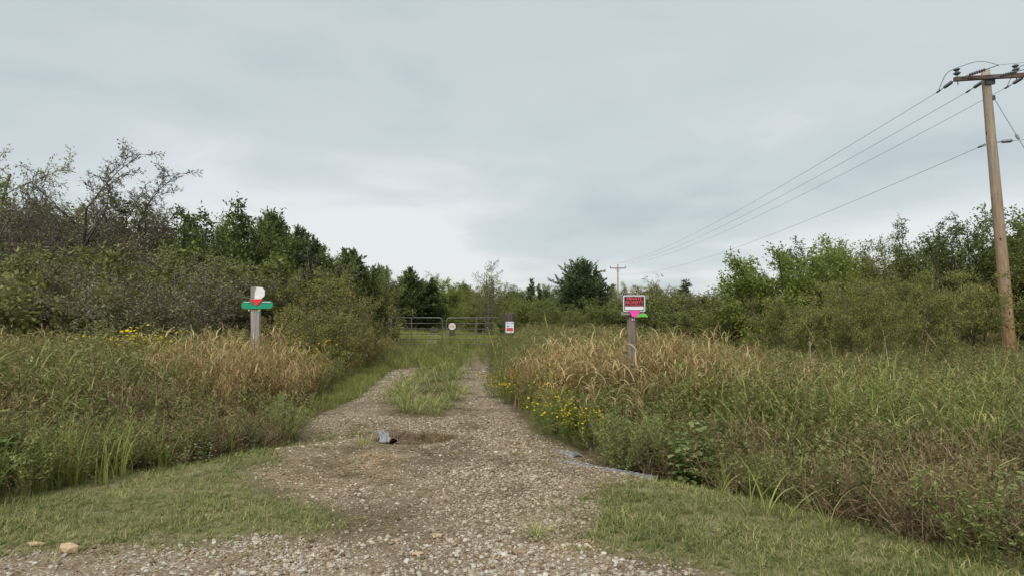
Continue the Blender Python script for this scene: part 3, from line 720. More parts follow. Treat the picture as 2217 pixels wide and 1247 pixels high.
weeds('broadleaf_weeds', BROAD, k_broad, 26, 8, 1.0, 1.0, 'weeds with small rounded pale green leaves', 'weeds', 251, ymax=20)
# single tall straw stalks above the weeds
stk = []
for _ in range(4):
    mb = MB(); az = U(0, 6.28); pts = stemline(mb, az, U(.05, .5), U(1.3, 1.7), .0045, U(.0, .5), 6, U(.3, 1))
    for k in range(5): mb.blade(lerp(pts, U(.55, 1)), U(0, 6.28), U(.08, .2), .006, U(.3, 1), 1.0, 3, U(.3, 1))
    stk.append(mb.mesh('stalk_piece', M['stalk']))
x, y = cat2(sample(WEEDS_L, .55, 281, 8.5, 20), sample(WEEDS_R, .5, 282, 8, 22)); n = len(x)
scatter('straw_stalks', np.stack([x, y, H(x, y)], 1), upright(n, rng, .15), rng.uniform(.8, 1.1, n), stk, 'thin pale straw stalks rising above the weeds', 'straw', 283)

# ---------------------------------------------------------------- single plants that stand out
def plant(name, loc, rz, s, label, cat, group, parts):
    e = empty(name, (loc[0], loc[1], Hs(loc[0], loc[1]) - .01), rz, s); tag(e, label, cat, group)
    for pn, me in parts: 
        o = link(pn, me, e)
        if pn in ('flower_heads', 'stems'): o['kind'] = 'stuff'
    return e
def mk_sage(seed, mat, h=.7, spread=.42, n=95):
    random.seed(seed); ms = MB(); ml = MB()
    for i in range(n):
        az = U(0, 6.28); r0 = abs(random.gauss(0, spread * .28)); L = h * U(.6, 1.08)
        pts = stemline(ms, az, U(.05, .62), L, .005, U(-.35, .1), 4, U(.1, .5), (r0 * math.cos(az), r0 * math.sin(az), 0))
        for k in range(44):
            f = U(.18, 1.0); q = lerp(pts, f); a = U(0, 6.28)
            ml.leaf(q, (math.cos(a) * .8, math.sin(a) * .8, U(.2, 1.1)), (random.gauss(0, 1), random.gauss(0, 1), .6), U(.03, .06), U(.007, .012), U(0, 1))
    return [('stems', ms.mesh('stems', M['dead'])), ('foliage', ml.mesh('foliage', M[mat]))]
SAGE = [mk_sage(1, 'sage'), mk_sage(2, 'sage')]; SAGEB = [mk_sage(3, 'sage_blue', .5, .45, 80), mk_sage(4, 'sage_blue', .5, .45, 80)]
def at(px, depth): return (XD(px, depth), depth)
plant('sage_bush', at(1345, 7.75), .3, 1.05, 'large soft green feathery bush beside the exposed culvert pipe', 'bush', None, SAGE[0])
plant('sage_bush', at(1415, 7.9), 1.3, .95, 'soft green feathery bush between the culvert bush and rounded leaf weed', 'bush', None, SAGE[1])
plant('sage_bush', at(612, 9.6), 2.3, 1.0, 'dark feathery sage bush at the drive edge under the green sign post', 'bush', None, SAGE[1])
plant('sage_bush', at(520, 8.55), .9, .85, 'low bluish sage bush at the corner of the mown grass by the drive', 'bush', None, SAGEB[0])
plant('sage_bush', at(440, 8.2), 2.0, .8, 'low bluish sage bush beside dead brown stems', 'bush', None, SAGEB[1])
plant('sage_bush', at(1255, 9.6), 1.0, 1.0, 'grey blue sage plant between yellow flowers and dry grass', 'bush', None, SAGEB[1])
def mk_flower(seed, h=.5, n=34, spread=.3, heads=2.4):
    random.seed(seed); ms = MB(); mf = MB()
    for i in range(n):
        az = U(0, 6.28); r0 = abs(random.gauss(0, spread * .3)); L = h * U(.65, 1.05)
        pts = stemline(ms, az, U(.05, .6), L, .0045, U(-.4, .1), 4, U(.1, .6), (r0 * math.cos(az), r0 * math.sin(az), 0))
        for k in range(26):
            q = lerp(pts, U(.2, .95)); a = U(0, 6.28)
            ms.leaf(q, (math.cos(a), math.sin(a), U(.2, 1.2)), (random.gauss(0, 1), random.gauss(0, 1), .6), U(.03, .055), U(.005, .009), U(.2, 1))
        for b in range(int(heads + U(0, 1.99))):
            tip = stemline(ms, U(0, 6.28), U(.1, .8), h * U(.06, .2), .003, 0, 2, .5, lerp(pts, U(.72, 1)))[-1]
            a0 = U(0, 6.28); s_ = U(.012, .019); tl = Vector((random.gauss(0, .35), random.gauss(-.2, .35), 1)).normalized()
            u = tl.orthogonal().normalized(); w = tl.cross(u); t0 = U(0, 1)
            for k in range(6):
                a = a0 + k * math.pi / 3; d = u * math.cos(a) + w * math.sin(a)
                mf.leaf(tip, d + tl * .1, tl, s_, s_ * .6, t0)
    return [('stems', ms.mesh('stems', M['flowergreen'])), ('flower_heads', mf.mesh('flower_heads', M['petal']))]
FLOW = [mk_flower(11), mk_flower(12, .48, 40, .34, 3.0), mk_flower(13, .42, 28)]
FG = 'yellow flowered plants along the drive'
for k, (px, d, s, lab) in enumerate([
    (1232, 8.75, 1.0, 'full yellow flowered plant above the culvert beside the feathery bush'),
    (1285, 8.55, .95, 'yellow flowered plant leaning on the large feathery green bush'),
    (1205, 9.35, .95, 'yellow flowered plant where the gravel narrows, before the dry grass'),
    (1228, 10.3, 1.1, 'yellow flowered plant in front of dry grass near the private property sign'),
    (1245, 11.4, 1.35, 'tall yellow flowered clump against the dry bluestem'),
    (1120, 12.6, 1.2, 'small yellow flowered plants along the track edge'),
    (1095, 13.6, 1.2, 'small yellow flowered plants along the track edge'),
    (1150, 13.2, 1.3, 'small yellow flowered plants along the track edge'),
    (1170, 14.6, 1.3, 'small yellow flowered plants along the track edge'),
    (275, 13.2, 2.3, 'broad yellow flowering clump behind the tall dry grass'),
    (310, 13.8, 2.2, 'yellow flowering clump beside the broad one behind dry grass'),
    (632, 14.5, 1.9, 'yellow flowering plant beside the green sign post'),
    (655, 15.0, 1.9, 'yellow flowering plant between sign post and olive bush')]):
    plant('yellow_flower_plant', at(px - (26 if px > 1000 else 0), d), k * 1.3, s * ((1.12 if d < 12 else .85) if px > 1000 else 1.14), lab, 'flower', FG, FLOW[k % 3])
def mk_broad(seed, h=.62, n=30, nst=6, ls=(.045, .08)):
    random.seed(seed); me = pc_broad(h, ls, n, nst); me.name = 'foliage'; return [('foliage', me)]
BR = [mk_broad(21), mk_broad(22), mk_broad(23, .5, 22, 4, (.06, .1))]
for k, (px, d, s, a, lab) in enumerate([
    (1480, 7.35, 1.05, 0, 'leafy plant with rounded pale leaves trailing over the ditch edge'),
    (1535, 7.4, .95, 1, 'rounded leaf weed beside the trailing leafy plant'),
    (1700, 6.5, .8, 0, 'rounded leaf weed before tall yellow green grass'),
    (2190, 4.9, .85, 1, 'pale rounded leaf weed over the dead brown stems'),
    (2120, 5.3, .7, 0, 'pale rounded leaf weed beside dead brown stems'),
    (15, 6.4, .95, 2, 'large pale green broadleaf weed at the mown grass edge'),
    (55, 6.7, .85, 2, 'pale broadleaf weed beside the largest one at the mown grass'),
    (170, 7.2, .75, 2, 'broadleaf weed with flat pale leaves above mown grass'),
    (225, 7.25, .7, 1, 'slim leafy weed standing over the mown grass slope')]):
    plant('broadleaf_weed', at(px, d), k * 1.7, s, lab, 'weed', 'broadleaf weeds at the ditch', BR[a])
def mk_tuft(seed, n=80, L=(.28, .6), sp=.2, w=(.010, .018), mat='tuft', lean=(.3, 1.15)):
    random.seed(seed); mb = MB()
    for i in range(n):
        a = U(0, 6.28); r = abs(random.gauss(0, sp * .5))
        mb.blade((r * math.cos(a), r * math.sin(a), 0), a + random.gauss(0, .5), U(*L), U(*w), U(*lean), U(.5, 1.5), 5, U(0, 1), .3, U(-.4, .4))
    return [('blades', mb.mesh('blades', M[mat]))]
TU = [mk_tuft(31), mk_tuft(32), mk_tuft(33, 60, (.22, .45))]
TG = 'arching grass tufts between the wheel tracks'
k = 0
for (px, py, s) in [(872, 888, .85), (905, 892, .8), (945, 893, .75), (965, 882, .8), (880, 868, 1.0), (920, 870, 1.05), (960, 866, .95), (985, 862, .85), (895, 848, 1.1), (935, 846, 1.2), (975, 842, 1.05), (915, 828, 1.2), (950, 826, 1.3), (985, 822, 1.1), (935, 810, 1.25), (975, 808, 1.2), (1000, 850, .8), (855, 872, .95), (848, 856, .95), (868, 845, 1.05), (885, 832, 1.15), (905, 815, 1.2), (955, 800, 1.3), (1000, 806, 1.1), (920, 800, 1.2), (940, 880, .85), (895, 878, .95)]:
    c = G(px, py)
    plant('grass_tuft', c, k * 2.1, s * .98, 'arching bright green grass tuft in the strip between the wheel tracks', 'grass', TG, TU[k % 3]); k += 1
plant('grass_tuft', G(1165, 1166), .4, .62, 'lone small grass tuft growing in the driveway gravel', 'grass', None, mk_tuft(35, 60, (.2, .5), .1, (.010, .016)))
plant('grass_tuft', G(785, 965), .9, .55, 'low grass tuft beside the torn culvert metal', 'grass', None, TU[2])
plant('grass_tuft', at(1108, 29), .9, 2.3, 'yellow green grass clump at the foot of the wooden gate post', 'grass', None, mk_tuft(36, 90, (.3, .62), .16, (.010, .016), 'yellow_tuft', (.1, .8)))
for k, (px, d, s) in enumerate([(972, 26, .8), (990, 24, .72), (955, 25, .6), (1000, 28, .8), (980, 30, .9), (965, 23, .65)]):
    plant('weed_clump', at(px, d), k, s, 'green leafy weed clump standing in the track before the gate', 'weed', 'weed clumps before the gate', [('foliage', WEED[k % 5])] if False else [('foliage', GREEN[k % 5] if k % 2 else OLIVE[k % 4])])
for k, (px, py, s) in enumerate([(1620, 1130, .62), (1660, 1125, .7), (1700, 1140, .6), (1560, 1075, .5), (1790, 1160, .55)]):
    plant('grass_tuft', G(px, py - 14), k, s, 'wide bladed green grass tuft leaning over the mown verge', 'grass', 'wide bladed tufts at the mown verge', mk_tuft(50 + k, 14, (.35, .9), .1, (.014, .026), 'tuft', (.1, .7)))

# ---------------------------------------------------------------- trees and shrubs
def unit(rg): 
    while True:
        v = Vector((rg.uniform(-1, 1), rg.uniform(-1, 1), rg.uniform(-1, 1)))
        if .05 < v.length < 1: return v.normalized()
def off_dir(d, ang, az):
    a = d.orthogonal().normalized(); b = d.cross(a)
    return (d * math.cos(ang) + (a * math.cos(az) + b * math.sin(az)) * math.sin(ang)).normalized()
class Tree:
    def __init__(s, seed, levels, leaf=None):
        s.rg = random.Random(seed); s.lv = levels; s.polys = []; s.leaf = leaf; s.lp = []; s.ld = []
    def grow(s, p, d, L, r, lv=0):
        rg = s.rg; sp = s.lv[lv]; n = sp.get('nseg', 4); wob = sp.get('wob', .15); tr = sp.get('trop', 0.0); fl = sp.get('flat', 0.0)
        pts = [p.copy()]; ds = [d.copy()]; q = p.copy(); dd = d.copy()
        for i in range(n):
            dd = (dd + unit(rg) * wob + Vector((0, 0, tr)))
            if fl: dd.z *= (1 - fl)
            dd.normalize(); q = q + dd * (L / n); pts.append(q.copy()); ds.append(dd.copy())
        te = sp.get('taper', .35)
        s.polys.append((pts, [r * (1 + (te - 1) * i / n) for i in range(n + 1)], lv))
        lf = s.leaf
        if lf and lv >= lf['lv']:
            cnt = L * lf['per_m'] * (lf.get('mul', {}).get(lv, 1)); cnt = int(cnt) + (rg.random() < cnt - int(cnt))
            f0 = lf.get('f0', .1)
            for k in range(cnt):
                f = rg.uniform(f0, 1) * n; i = min(int(f), n - 1)
                s.lp.append(pts[i].lerp(pts[i + 1], f - i) + unit(rg) * lf['spread'] * rg.random())
                s.ld.append(ds[i] * lf.get('along', .5) + unit(rg))
        if lv + 1 < len(s.lv):
            c = s.lv[lv + 1]; a, b = c['n']; m = rg.uniform(a, b) * (L if c.get('perm') else 1); m = int(m) + (rg.random() < m - int(m)); az = rg.uniform(0, 6.28); st = c.get('start', .25)
            for k in range(m):
                t = st + (1 - st) * (k + rg.random()) / max(m, 1); t = min(t, .995)
                f = t * n; i = min(int(f), n - 1); pp = pts[i].lerp(pts[i + 1], f - i)
                az += 2.4 + rg.uniform(-.5, .5); ang = R(rg.uniform(*c['ang']))
                cd = off_dir(ds[i], ang, az)
                if 'len_abs' in c: cl = c['len_abs'](t) * rg.uniform(.75, 1.2)
                else: cl = L * rg.uniform(*c['len']) * (1 - .45 * t if c.get('shrink', True) else 1)
                if cl < .05: continue
                if 'lift' in c: cd = (cd + Vector((0, 0, c['lift'](t)))).normalized()
                s.grow(pp, cd, cl, max(r * (1 + (te - 1) * t) * c.get('rr', .55), c.get('rmin', .006)), lv + 1)
    def meshes(s, bark, leafm, minr=0.0):
        V = []; Fq = []; b = 0
        for pts, rad, lv in s.polys:
            n = 6 if rad[0] > .03 else (4 if rad[0] > .012 else 3); k = len(pts)
            u = None
            for i in range(k):
                d = pts[min(i + 1, k - 1)] - pts[max(i - 1, 0)]; d.normalize()
                if u is None: u = d.orthogonal().normalized()
                a = d.cross(u)
                if a.length < 1e-5: a = d.orthogonal()
                a.normalize(); u = a.cross(d); rr = max(rad[i], minr)
                for j in range(n):
                    an = 6.28318 * j / n; w = a * (math.cos(an) * rr) + u * (math.sin(an) * rr) + pts[i]; V.append((w.x, w.y, w.z))
            for i in range(k - 1):
                for j in range(n):
                    j2 = (j + 1) % n; Fq.append((b + i * n + j, b + i * n + j2, b + (i + 1) * n + j2, b + (i + 1) * n + j))
            b += n * k
        tm_ = quick_mesh('trunk', V, np.array(Fq, np.int32), [bark], smooth=True)
        out = [('trunk', tm_)]
        if s.lp:
            rng = np.random.default_rng(s.rg.randint(0, 99999)); lf = s.leaf
            C = np.array([tuple(v) for v in s.lp]); D = np.array([tuple(v) for v in s.ld]); n = len(C)
            D /= np.linalg.norm(D, axis=1)[:, None] + 1e-9
            nn = rng.normal(0, lf.get('ntilt', .7), (n, 3)); nn[:, 2] += lf.get('nup', .7)
            S = np.cross(D, nn); S /= np.linalg.norm(S, axis=1)[:, None] + 1e-9
            Ls = rng.uniform(*lf['L'], n)[:, None]; W = Ls * rng.uniform(.8, 1.2, n)[:, None] * lf['w'] * .5
            mid = C + D * Ls * .45
            V = np.stack([C, mid + S * W, C + D * Ls, mid - S * W], 1).reshape(-1, 3)
            q = np.arange(n * 4).reshape(n, 4)
            out.append(('crown', quick_mesh('crown', V, q, [leafm], tint=np.repeat(rng.uniform(0, 1, n), 4))))
        s.height = float(np.percentile(V[:, 2] if s.lp else np.array(V)[:, 2], 98.8))
        return out
ARCH = {}
def arch(key, seed, levels, leaf, stems, bark, leafm):
    """stems: list of (offset, direction, length, radius)"""
    t = Tree(seed, levels, leaf)
    for (o, d, L, r) in stems: t.grow(Vector(o), Vector(d).normalized(), L, r)
    parts = t.meshes(M[bark], M[leafm]); ARCH[key] = (parts, t.height)
def vase(n, seed, L, r, sp, off=.15):
    rg = random.Random(seed); out = []
    for i in range(n):
        a = i * 2.4 + rg.uniform(-.4, .4); t = rg.uniform(.35, 1) * sp
        out.append(((math.cos(a) * off * rg.random(), math.sin(a) * off * rg.random(), -.1), (math.cos(a) * t, math.sin(a) * t, 1), L * rg.uniform(.75, 1.05), r * rg.uniform(.7, 1)))
    return out
# eastern red cedars: cone of rising sprays
def cedar(key, seed, h, w, leafm='cedar', top=.14, dens=1.0, base=.06, power=.8):
    prof = lambda t: (w * ((1 - t) ** power) * (.55 + .45 * min(1, t / .12)) + top)
    arch(key, seed, [dict(nseg=8, wob=.05, trop=.03, taper=.1),
         dict(n=(15, 16), perm=True, start=base, ang=(45, 78), len_abs=prof, lift=lambda t: .35 + .5 * t, rr=.35, nseg=5, wob=.16, trop=.10, taper=.3, rmin=.012),
         dict(n=(8, 10), perm=True, start=.12, ang=(28, 66), len=(.3, .55), lift=lambda t: .18, rr=.5, nseg=3, wob=.22, trop=.06, rmin=.006)],
         dict(lv=1, per_m=62 * dens, mul={1: .6}, spread=.05, L=(.10, .22), w=.28, along=1.7, nup=.3), [((0, 0, -.1), (0, 0, 1), h + .1, .03 * h)], 'bark', leafm)
    ARCH[key] = (ARCH[key][0], h * .95)
cedar('cedar_a', 1, 5.0, 2.0, 'cedar', .10, 1.1, .05, 1.0); cedar('cedar_b', 2, 5.0, 2.4, 'cedar', .16, 1.0, .05, .85); cedar('cedar_c', 3, 4.6, 2.5, 'cedar_blue', .3, .85, .05, .62); cedar('cedar_slim', 4, 4.0, .8, 'cedar', .12, 1.3)
# broad twiggy tree, mostly bare
arch('twiggy', 5, [dict(nseg=6, wob=.16, trop=.05, taper=.3), dict(n=(7, 9), start=.22, ang=(28, 60), len=(.5, .75), rr=.6, nseg=6, wob=.2, trop=.05, taper=.3, lift=lambda t: .1),
     dict(n=(8, 10), start=.15, ang=(25, 60), len=(.35, .55), rr=.5, nseg=5, wob=.25, trop=.04), dict(n=(7, 9), start=.15, ang=(25, 65), len=(.32, .5), rr=.5, nseg=4, wob=.3, trop=.03, rmin=.007), dict(n=(5, 6), start=.15, ang=(25, 65), len=(.4, .7), rr=.6, nseg=2, wob=.3, rmin=.0045)],
     dict(lv=3, per_m=12.0, spread=.07, L=(.03, .06), w=.5), vase(5, 5, 3.6, .11, .75), 'twig', 'brownleaf')
# big thin-leaved tree
arch('sparse', 6, [dict(nseg=7, wob=.14, trop=.05, taper=.3), dict(n=(8, 9), start=.3, ang=(30, 65), len=(.5, .7), rr=.55, nseg=6, wob=.2, trop=.02, taper=.3),
     dict(n=(8, 9), start=.2, ang=(25, 60), len=(.35, .55), rr=.5, nseg=5, wob=.25, trop=.0), dict(n=(6, 8), start=.15, ang=(25, 65), len=(.35, .5), rr=.5, nseg=4, wob=.3, trop=-.02, rmin=.007)],
     dict(lv=3, per_m=34, spread=.14, L=(.05, .10), w=.42), vase(4, 6, 5.0, .11, .6), 'twig', 'pale')
# dense broadleaf with larger dark leaves, leafy tops
def leafy(key, seed, h, sp, leafm, Lf, w, per, n0=4, lo=.15, wob=.18, l2=(7, 9), l3=(7, 9), ln=(.4, .62), up=.05, spread=.12, bark='bark', nup=.7, flat=0.0, l4=None, angs=(28, 60), r=.06):
    lv = [dict(nseg=6, wob=wob, trop=up, taper=.3), dict(n=l2, start=lo, ang=angs, len=ln, rr=.55, nseg=5, wob=wob, trop=up * .6, taper=.3, flat=flat), dict(n=l3, start=.15, ang=(25, 65), len=(.35, .55), rr=.5, nseg=3, wob=.25, trop=.02, rmin=.006, flat=flat)]
    if l4: lv.append(dict(n=l4, start=.15, ang=(25, 65), len=(.4, .6), rr=.5, nseg=2, wob=.25, rmin=.004, flat=flat))
    arch(key, seed, lv, dict(lv=1, per_m=per * 3.4, spread=spread * 1.5, L=Lf, w=w, nup=nup, ntilt=.6, mul={1: .35, 2: .6 if l4 else 1}), vase(n0, seed, h, r, sp), bark, leafm)
leafy('darkbroad', 7, 4.2, .42, 'darkleaf', (.09, .15), .5, 24, 5, .1, spread=.14)
leafy('darkbroad_b', 17, 4.2, .38, 'midgreen', (.07, .12), .5, 24, 5, .08, spread=.14)
leafy('brightround', 8, 3.4, .55, 'bright', (.06, .11), .5, 34, 6, .05, spread=.13)
leafy('olivetree', 9, 3.6, .55, 'oliveleaf', (.055, .10), .45, 26, 6, .06, spread=.12)
leafy('olivetree_b', 19, 3.6, .5, 'midgreen', (.055, .10), .45, 26, 6, .06, spread=.12)
leafy('elmdark', 10, 4.6, .30, 'darkleaf', (.06, .10), .5, 20, 4, .10, wob=.14, l2=(13, 15), l3=(6, 8), ln=(.22, .38), up=.10, spread=.10)
leafy('locust_a', 11, 2.5, .35, 'locust', (.05, .085), .32, 17, 3, .46, l2=(8, 10), l3=(8, 10), ln=(.5, .75), up=-.01, spread=.07, nup=1.6, flat=.25, l4=(3, 5), angs=(45, 80), r=.045)
leafy('locust_b', 12, 2.7, .3, 'locust', (.05, .085), .32, 17, 3, .44, l2=(8, 10), l3=(8, 10), ln=(.5, .75), up=-.01, spread=.07, nup=1.6, flat=.25, l4=(3, 5), angs=(45, 80), r=.045)
leafy('wispy', 13, 4.2, .35, 'oliveleaf', (.06, .10), .4, 11, 6, .15, l2=(8, 10), l3=(6, 8), ln=(.3, .5), up=.04, spread=.1, bark='twig')
leafy('brush', 14, 2.4, .65, 'brownleaf', (.04, .075), .4, 10, 9, .1, l2=(7, 9), l3=(7, 9), ln=(.35, .6), up=.03, spread=.08, bark='twig', l4=(2, 4), r=.03)
leafy('brush_b', 24, 2.4, .6, 'greyleaf', (.04, .075), .4, 12, 9, .1, l2=(7, 9), l3=(7, 9), ln=(.35, .6), up=.03, spread=.08, bark='twig', l4=(2, 4), r=.03)
leafy('goldbush', 15, 2.2, .5, 'goldleaf', (.045, .08), .45, 17, 9, .1, l2=(7, 9), l3=(7, 9), ln=(.3, .5), up=.05, spread=.09, bark='twig', r=.025)
leafy('greenbush', 16, 2.0, .6, 'midgreen', (.05, .09), .5, 32, 9, .06, l2=(7, 9), l3=(7, 9), ln=(.35, .55), up=.04, spread=.1, bark='twig', r=.025)
leafy('brownmass', 25, 3.8, .5, 'brownleaf', (.05, .09), .45, 24, 6, .05, spread=.14)
leafy('vinebush', 18, 1.9, .6, 'pale', (.07, .12), .75, 13, 7, .1, l2=(6, 8), l3=(5, 7), ln=(.35, .6), up=.02, spread=.12, bark='twig', r=.02)
leafy('baretop', 20, 4.4, .25, 'greyleaf', (.05, .08), .4, 4, 5, .2, l2=(9, 11), l3=(6, 8), ln=(.22, .4), up=.08, spread=.08, bark='twig', l4=(2, 3))
leafy('sapling', 21, 3.0, .22, 'greyleaf', (.06, .1), .4, 7, 2, .3, l2=(8, 10), l3=(4, 6), ln=(.25, .4), up=.06, spread=.08, bark='twig', r=.025)

TREE_SPOTS = []
def tree(key, px, depth, top, label, cat='tree', group=None, wide=1.0, rz=None, name=None, lean=0.0):
    parts, h0 = ARCH[key]
    h = P(px, top, depth).z; s = h / h0; x = XD(px, depth)
    i = len(TREE_SPOTS); TREE_SPOTS.append((x, depth))
    e = empty(name or {'tree': 'tree', 'cedar': 'cedar_tree', 'shrub': 'shrub', 'sapling': 'sapling'}.get(cat, 'tree'), (x, depth, Hs(x, depth) - .03), i * 1.37 if rz is None else rz)
    e.scale = (s * wide, s * wide, s); e.rotation_euler = (0, lean, i * 1.37 if rz is None else rz)
    tag(e, label, cat, group)
    for pn, me in parts: link(pn, me, e)
    return e
# left of the drive
tree('sparse', -40, 27, 300, 'tall thin crowned tree with sparse pale leaves over the shrubs', wide=1.0, rz=.5)
tree('darkbroad', 20, 25, 480, 'dense dark green tree below the thin crowned tree', wide=1.15)
tree('twiggy', 165, 24, 385, 'broad bare twiggy tree with spreading grey branches', wide=1.15, rz=3.0)
tree('twiggy', 350, 26, 432, 'smaller bare twiggy tree beside the broad bare one', wide=1.25, rz=2.6)
tree('darkbroad_b', 130, 27, 470, 'dull green tree filling in behind the broad bare tree', wide=1.1)
tree('darkbroad', 455, 23, 452, 'dark green broadleaf tree with a tufted top beside the bare trees', wide=.95, rz=1.0)
tree('darkbroad_b', 508, 23.5, 470, 'narrow green broadleaf tree with a leafy tuft next to the cedars', wide=.75, rz=2.0)
tree('cedar_b', 575, 25, 486, 'dark cedar beside the leafy tufted trees', 'cedar', wide=1.0)
tree('cedar_a', 628, 26.5, 502, 'pointed dark cedar with a narrow spire', 'cedar', wide=.95)
tree('baretop', 695, 26, 528, 'pale tree with bare upright twigs between two cedars', wide=.9)
tree('cedar_b', 680, 27, 540, 'rounded dark cedar under the bare upright twigs', 'cedar', wide=.9)
tree('cedar_a', 738, 30, 552, 'dark cedar past the bare upright twigs', 'cedar', wide=1.1)
tree('cedar_b', 775, 33, 578, 'last low dark cedar before the gate', 'cedar', wide=.95)
tree('cedar_c', 812, 38, 600, 'small cedar where the hedge ends behind the gate hinge', 'cedar', wide=.9)
tree('brownmass', 150, 26.5, 440, 'brownish leafy tree filling the crown of the broad bare tree', wide=1.2)
tree('brownmass', 265, 26.5, 440, 'brownish leafy tree between the two bare twiggy trees', wide=1.1)
tree('darkbroad', 370, 27, 462, 'dark leafy tree behind the smaller bare twiggy tree', wide=1.0)
tree('darkbroad_b', 60, 29, 430, 'green leafy tree behind the thin crowned tree', wide=1.1)
tree('cedar_b', 600, 28, 492, 'dark cedar filling in behind the narrow spire', 'cedar', wide=1.1)
tree('cedar_b', 652, 29, 518, 'dark cedar close past the narrow spire', 'cedar', wide=1.0)
tree('olivetree_b', 712, 29, 542, 'green leafy tree between the bare upright twigs and the next cedar', wide=.9)
tree('cedar_b', 760, 32, 556, 'dark cedar second from the gate', 'cedar', wide=1.1)
tree('olivetree', 800, 34, 585, 'loose olive tree behind the last low cedar', wide=.9)
GB = 'brown twiggy shrubs behind the weeds'
for k, (px, d, top) in enumerate([(60, 18, 610), (165, 17.5, 585), (250, 18, 560), (330, 17, 590), (420, 17.5, 560), (500, 18.5, 575), (-60, 18, 590), (200, 20, 520), (560, 19, 590)]):
    tree('brush' if k % 3 else 'brush_b', px, d, top, ['greyish twiggy shrub between the two tangles of pale vine leaves', 'brown twiggy shrub next to the taller vine hung shrub', 'brown twiggy shrub straight below the broad bare tree', 'greyish twiggy shrub in front of the gap between the bare trees',
         'brown twiggy shrub below the smaller bare tree', 'brown twiggy shrub before the tufted dark broadleaf tree', 'greyish twiggy shrub under the tall thin crowned tree', 'tall brown twiggy shrub against the trunk of the broad bare tree', 'brown twiggy shrub close behind the green sign post'][k], 'shrub', GB, wide=1.15)
tree('greenbush', 10, 20, 560, 'dark leafy shrub in the shade of the thin crowned tree', 'shrub', wide=1.3)
tree('vinebush', 105, 17, 585, 'shrub hung with pale green vine leaves', 'shrub', wide=.9)
tree('vinebush', 25, 16, 625, 'low tangle of pale vine leaves below the taller vine shrub', 'shrub', wide=1.1)
tree('vinebush', 225, 17, 625, 'low pale leaved shrub under the broad bare tree', 'shrub', wide=.8)
tree('greenbush', 590, 20, 575, 'green shrub behind the green sign post', 'shrub', wide=1.2)
tree('greenbush', 300, 21, 545, 'dull green shrub between the two bare trees', 'shrub', wide=1.2)
GO = 'golden olive bushes beside the drive'
for k, (px, d, top) in enumerate([(640, 18.5, 622), (700, 19.5, 618), (752, 20, 610), (778, 23, 645), (600, 17.5, 665), (735, 17.5, 668), (680, 17, 672)]):
    tree('goldbush', px, d, top, ['golden olive bush just past the green sign post', 'golden olive bush in front of the bare upright twigs', 'tallest golden olive bush before the cedars', 'golden olive bush closest to the hinge end of the gate',
         'low golden olive bush touching the green sign post', 'low golden olive bush at the drive edge below the tallest one', 'low golden olive bush between the sign post and the drive edge'][k], 'shrub', GO, wide=1.0)
tree('olivetree', 660, 24, 585, 'olive tree between the golden bushes and the cedars', wide=.9)
# behind the gate
tree('wispy', 848, 62, 585, 'greyish deciduous tree behind the left gate leaf', wide=1.1)
tree('cedar_b', 884, 60, 590, 'dark cedar behind the gate with a blunt top', 'cedar', wide=1.15)
tree('cedar_a', 925, 61, 608, 'dark cedar behind the gate next to the blunt topped one', 'cedar', wide=1.4)
tree('baretop', 915, 68, 590, 'bare grey tree rising behind the gate cedars', wide=1.2)
tree('brightround', 958, 66, 606, 'light green tree at the end of the gate cedars', wide=.9)
tree('cedar_b', 985, 70, 640, 'low dark cedar at the far end of the pasture track', 'cedar', wide=1.0)
tree('cedar_b', 905, 63, 625, 'low dark cedar filling the gap behind the gate meeting point', 'cedar', wide=1.2)
tree('wispy', 1058, 48, 572, 'thin topped wispy tree behind the right gate leaf', wide=.95, rz=.7)
tree('olivetree', 1040, 52, 632, 'olive shrubby tree beneath the wispy tree', wide=1.0)
tree('olivetree_b', 1090, 50, 640, 'green shrubby tree behind the wooden gate post', wide=1.0)
tree('cedar_slim', 1146, 46, 612, 'slim spire cedar between the wispy tree and the big cedar', 'cedar', wide=1.0)
tree('cedar_slim', 1166, 50, 622, 'second thinner spire cedar beside the slim one', 'cedar', wide=.8)
tree('cedar_c', 1262, 40, 588, 'big open branched cedar behind the private property sign', 'cedar', wide=1.12, rz=.3)
GS = 'green shrubs along the pasture edge'
for k, (px, d, top) in enumerate([(1120, 44, 645), (1165, 42, 650), (1205, 38, 655), (1310, 37, 650), (1240, 35, 668), (1340, 40, 660), (1020, 56, 655), (1395, 38, 665)]):
    tree('greenbush' if k % 2 else 'olivetree_b', px, d, top, ['olive green shrub just behind the wooden gate post', 'green shrub below the thinner spire cedar', 'olive green shrub at one foot of the big cedar', 'green shrub under the big cedar on the sign side',
         'low olive green shrub in front of the big cedar', 'green shrub behind the private property sign', 'olive green shrub at the end of the pasture track', 'green shrub just past the private property sign'][k], 'shrub', GS, wide=1.3)
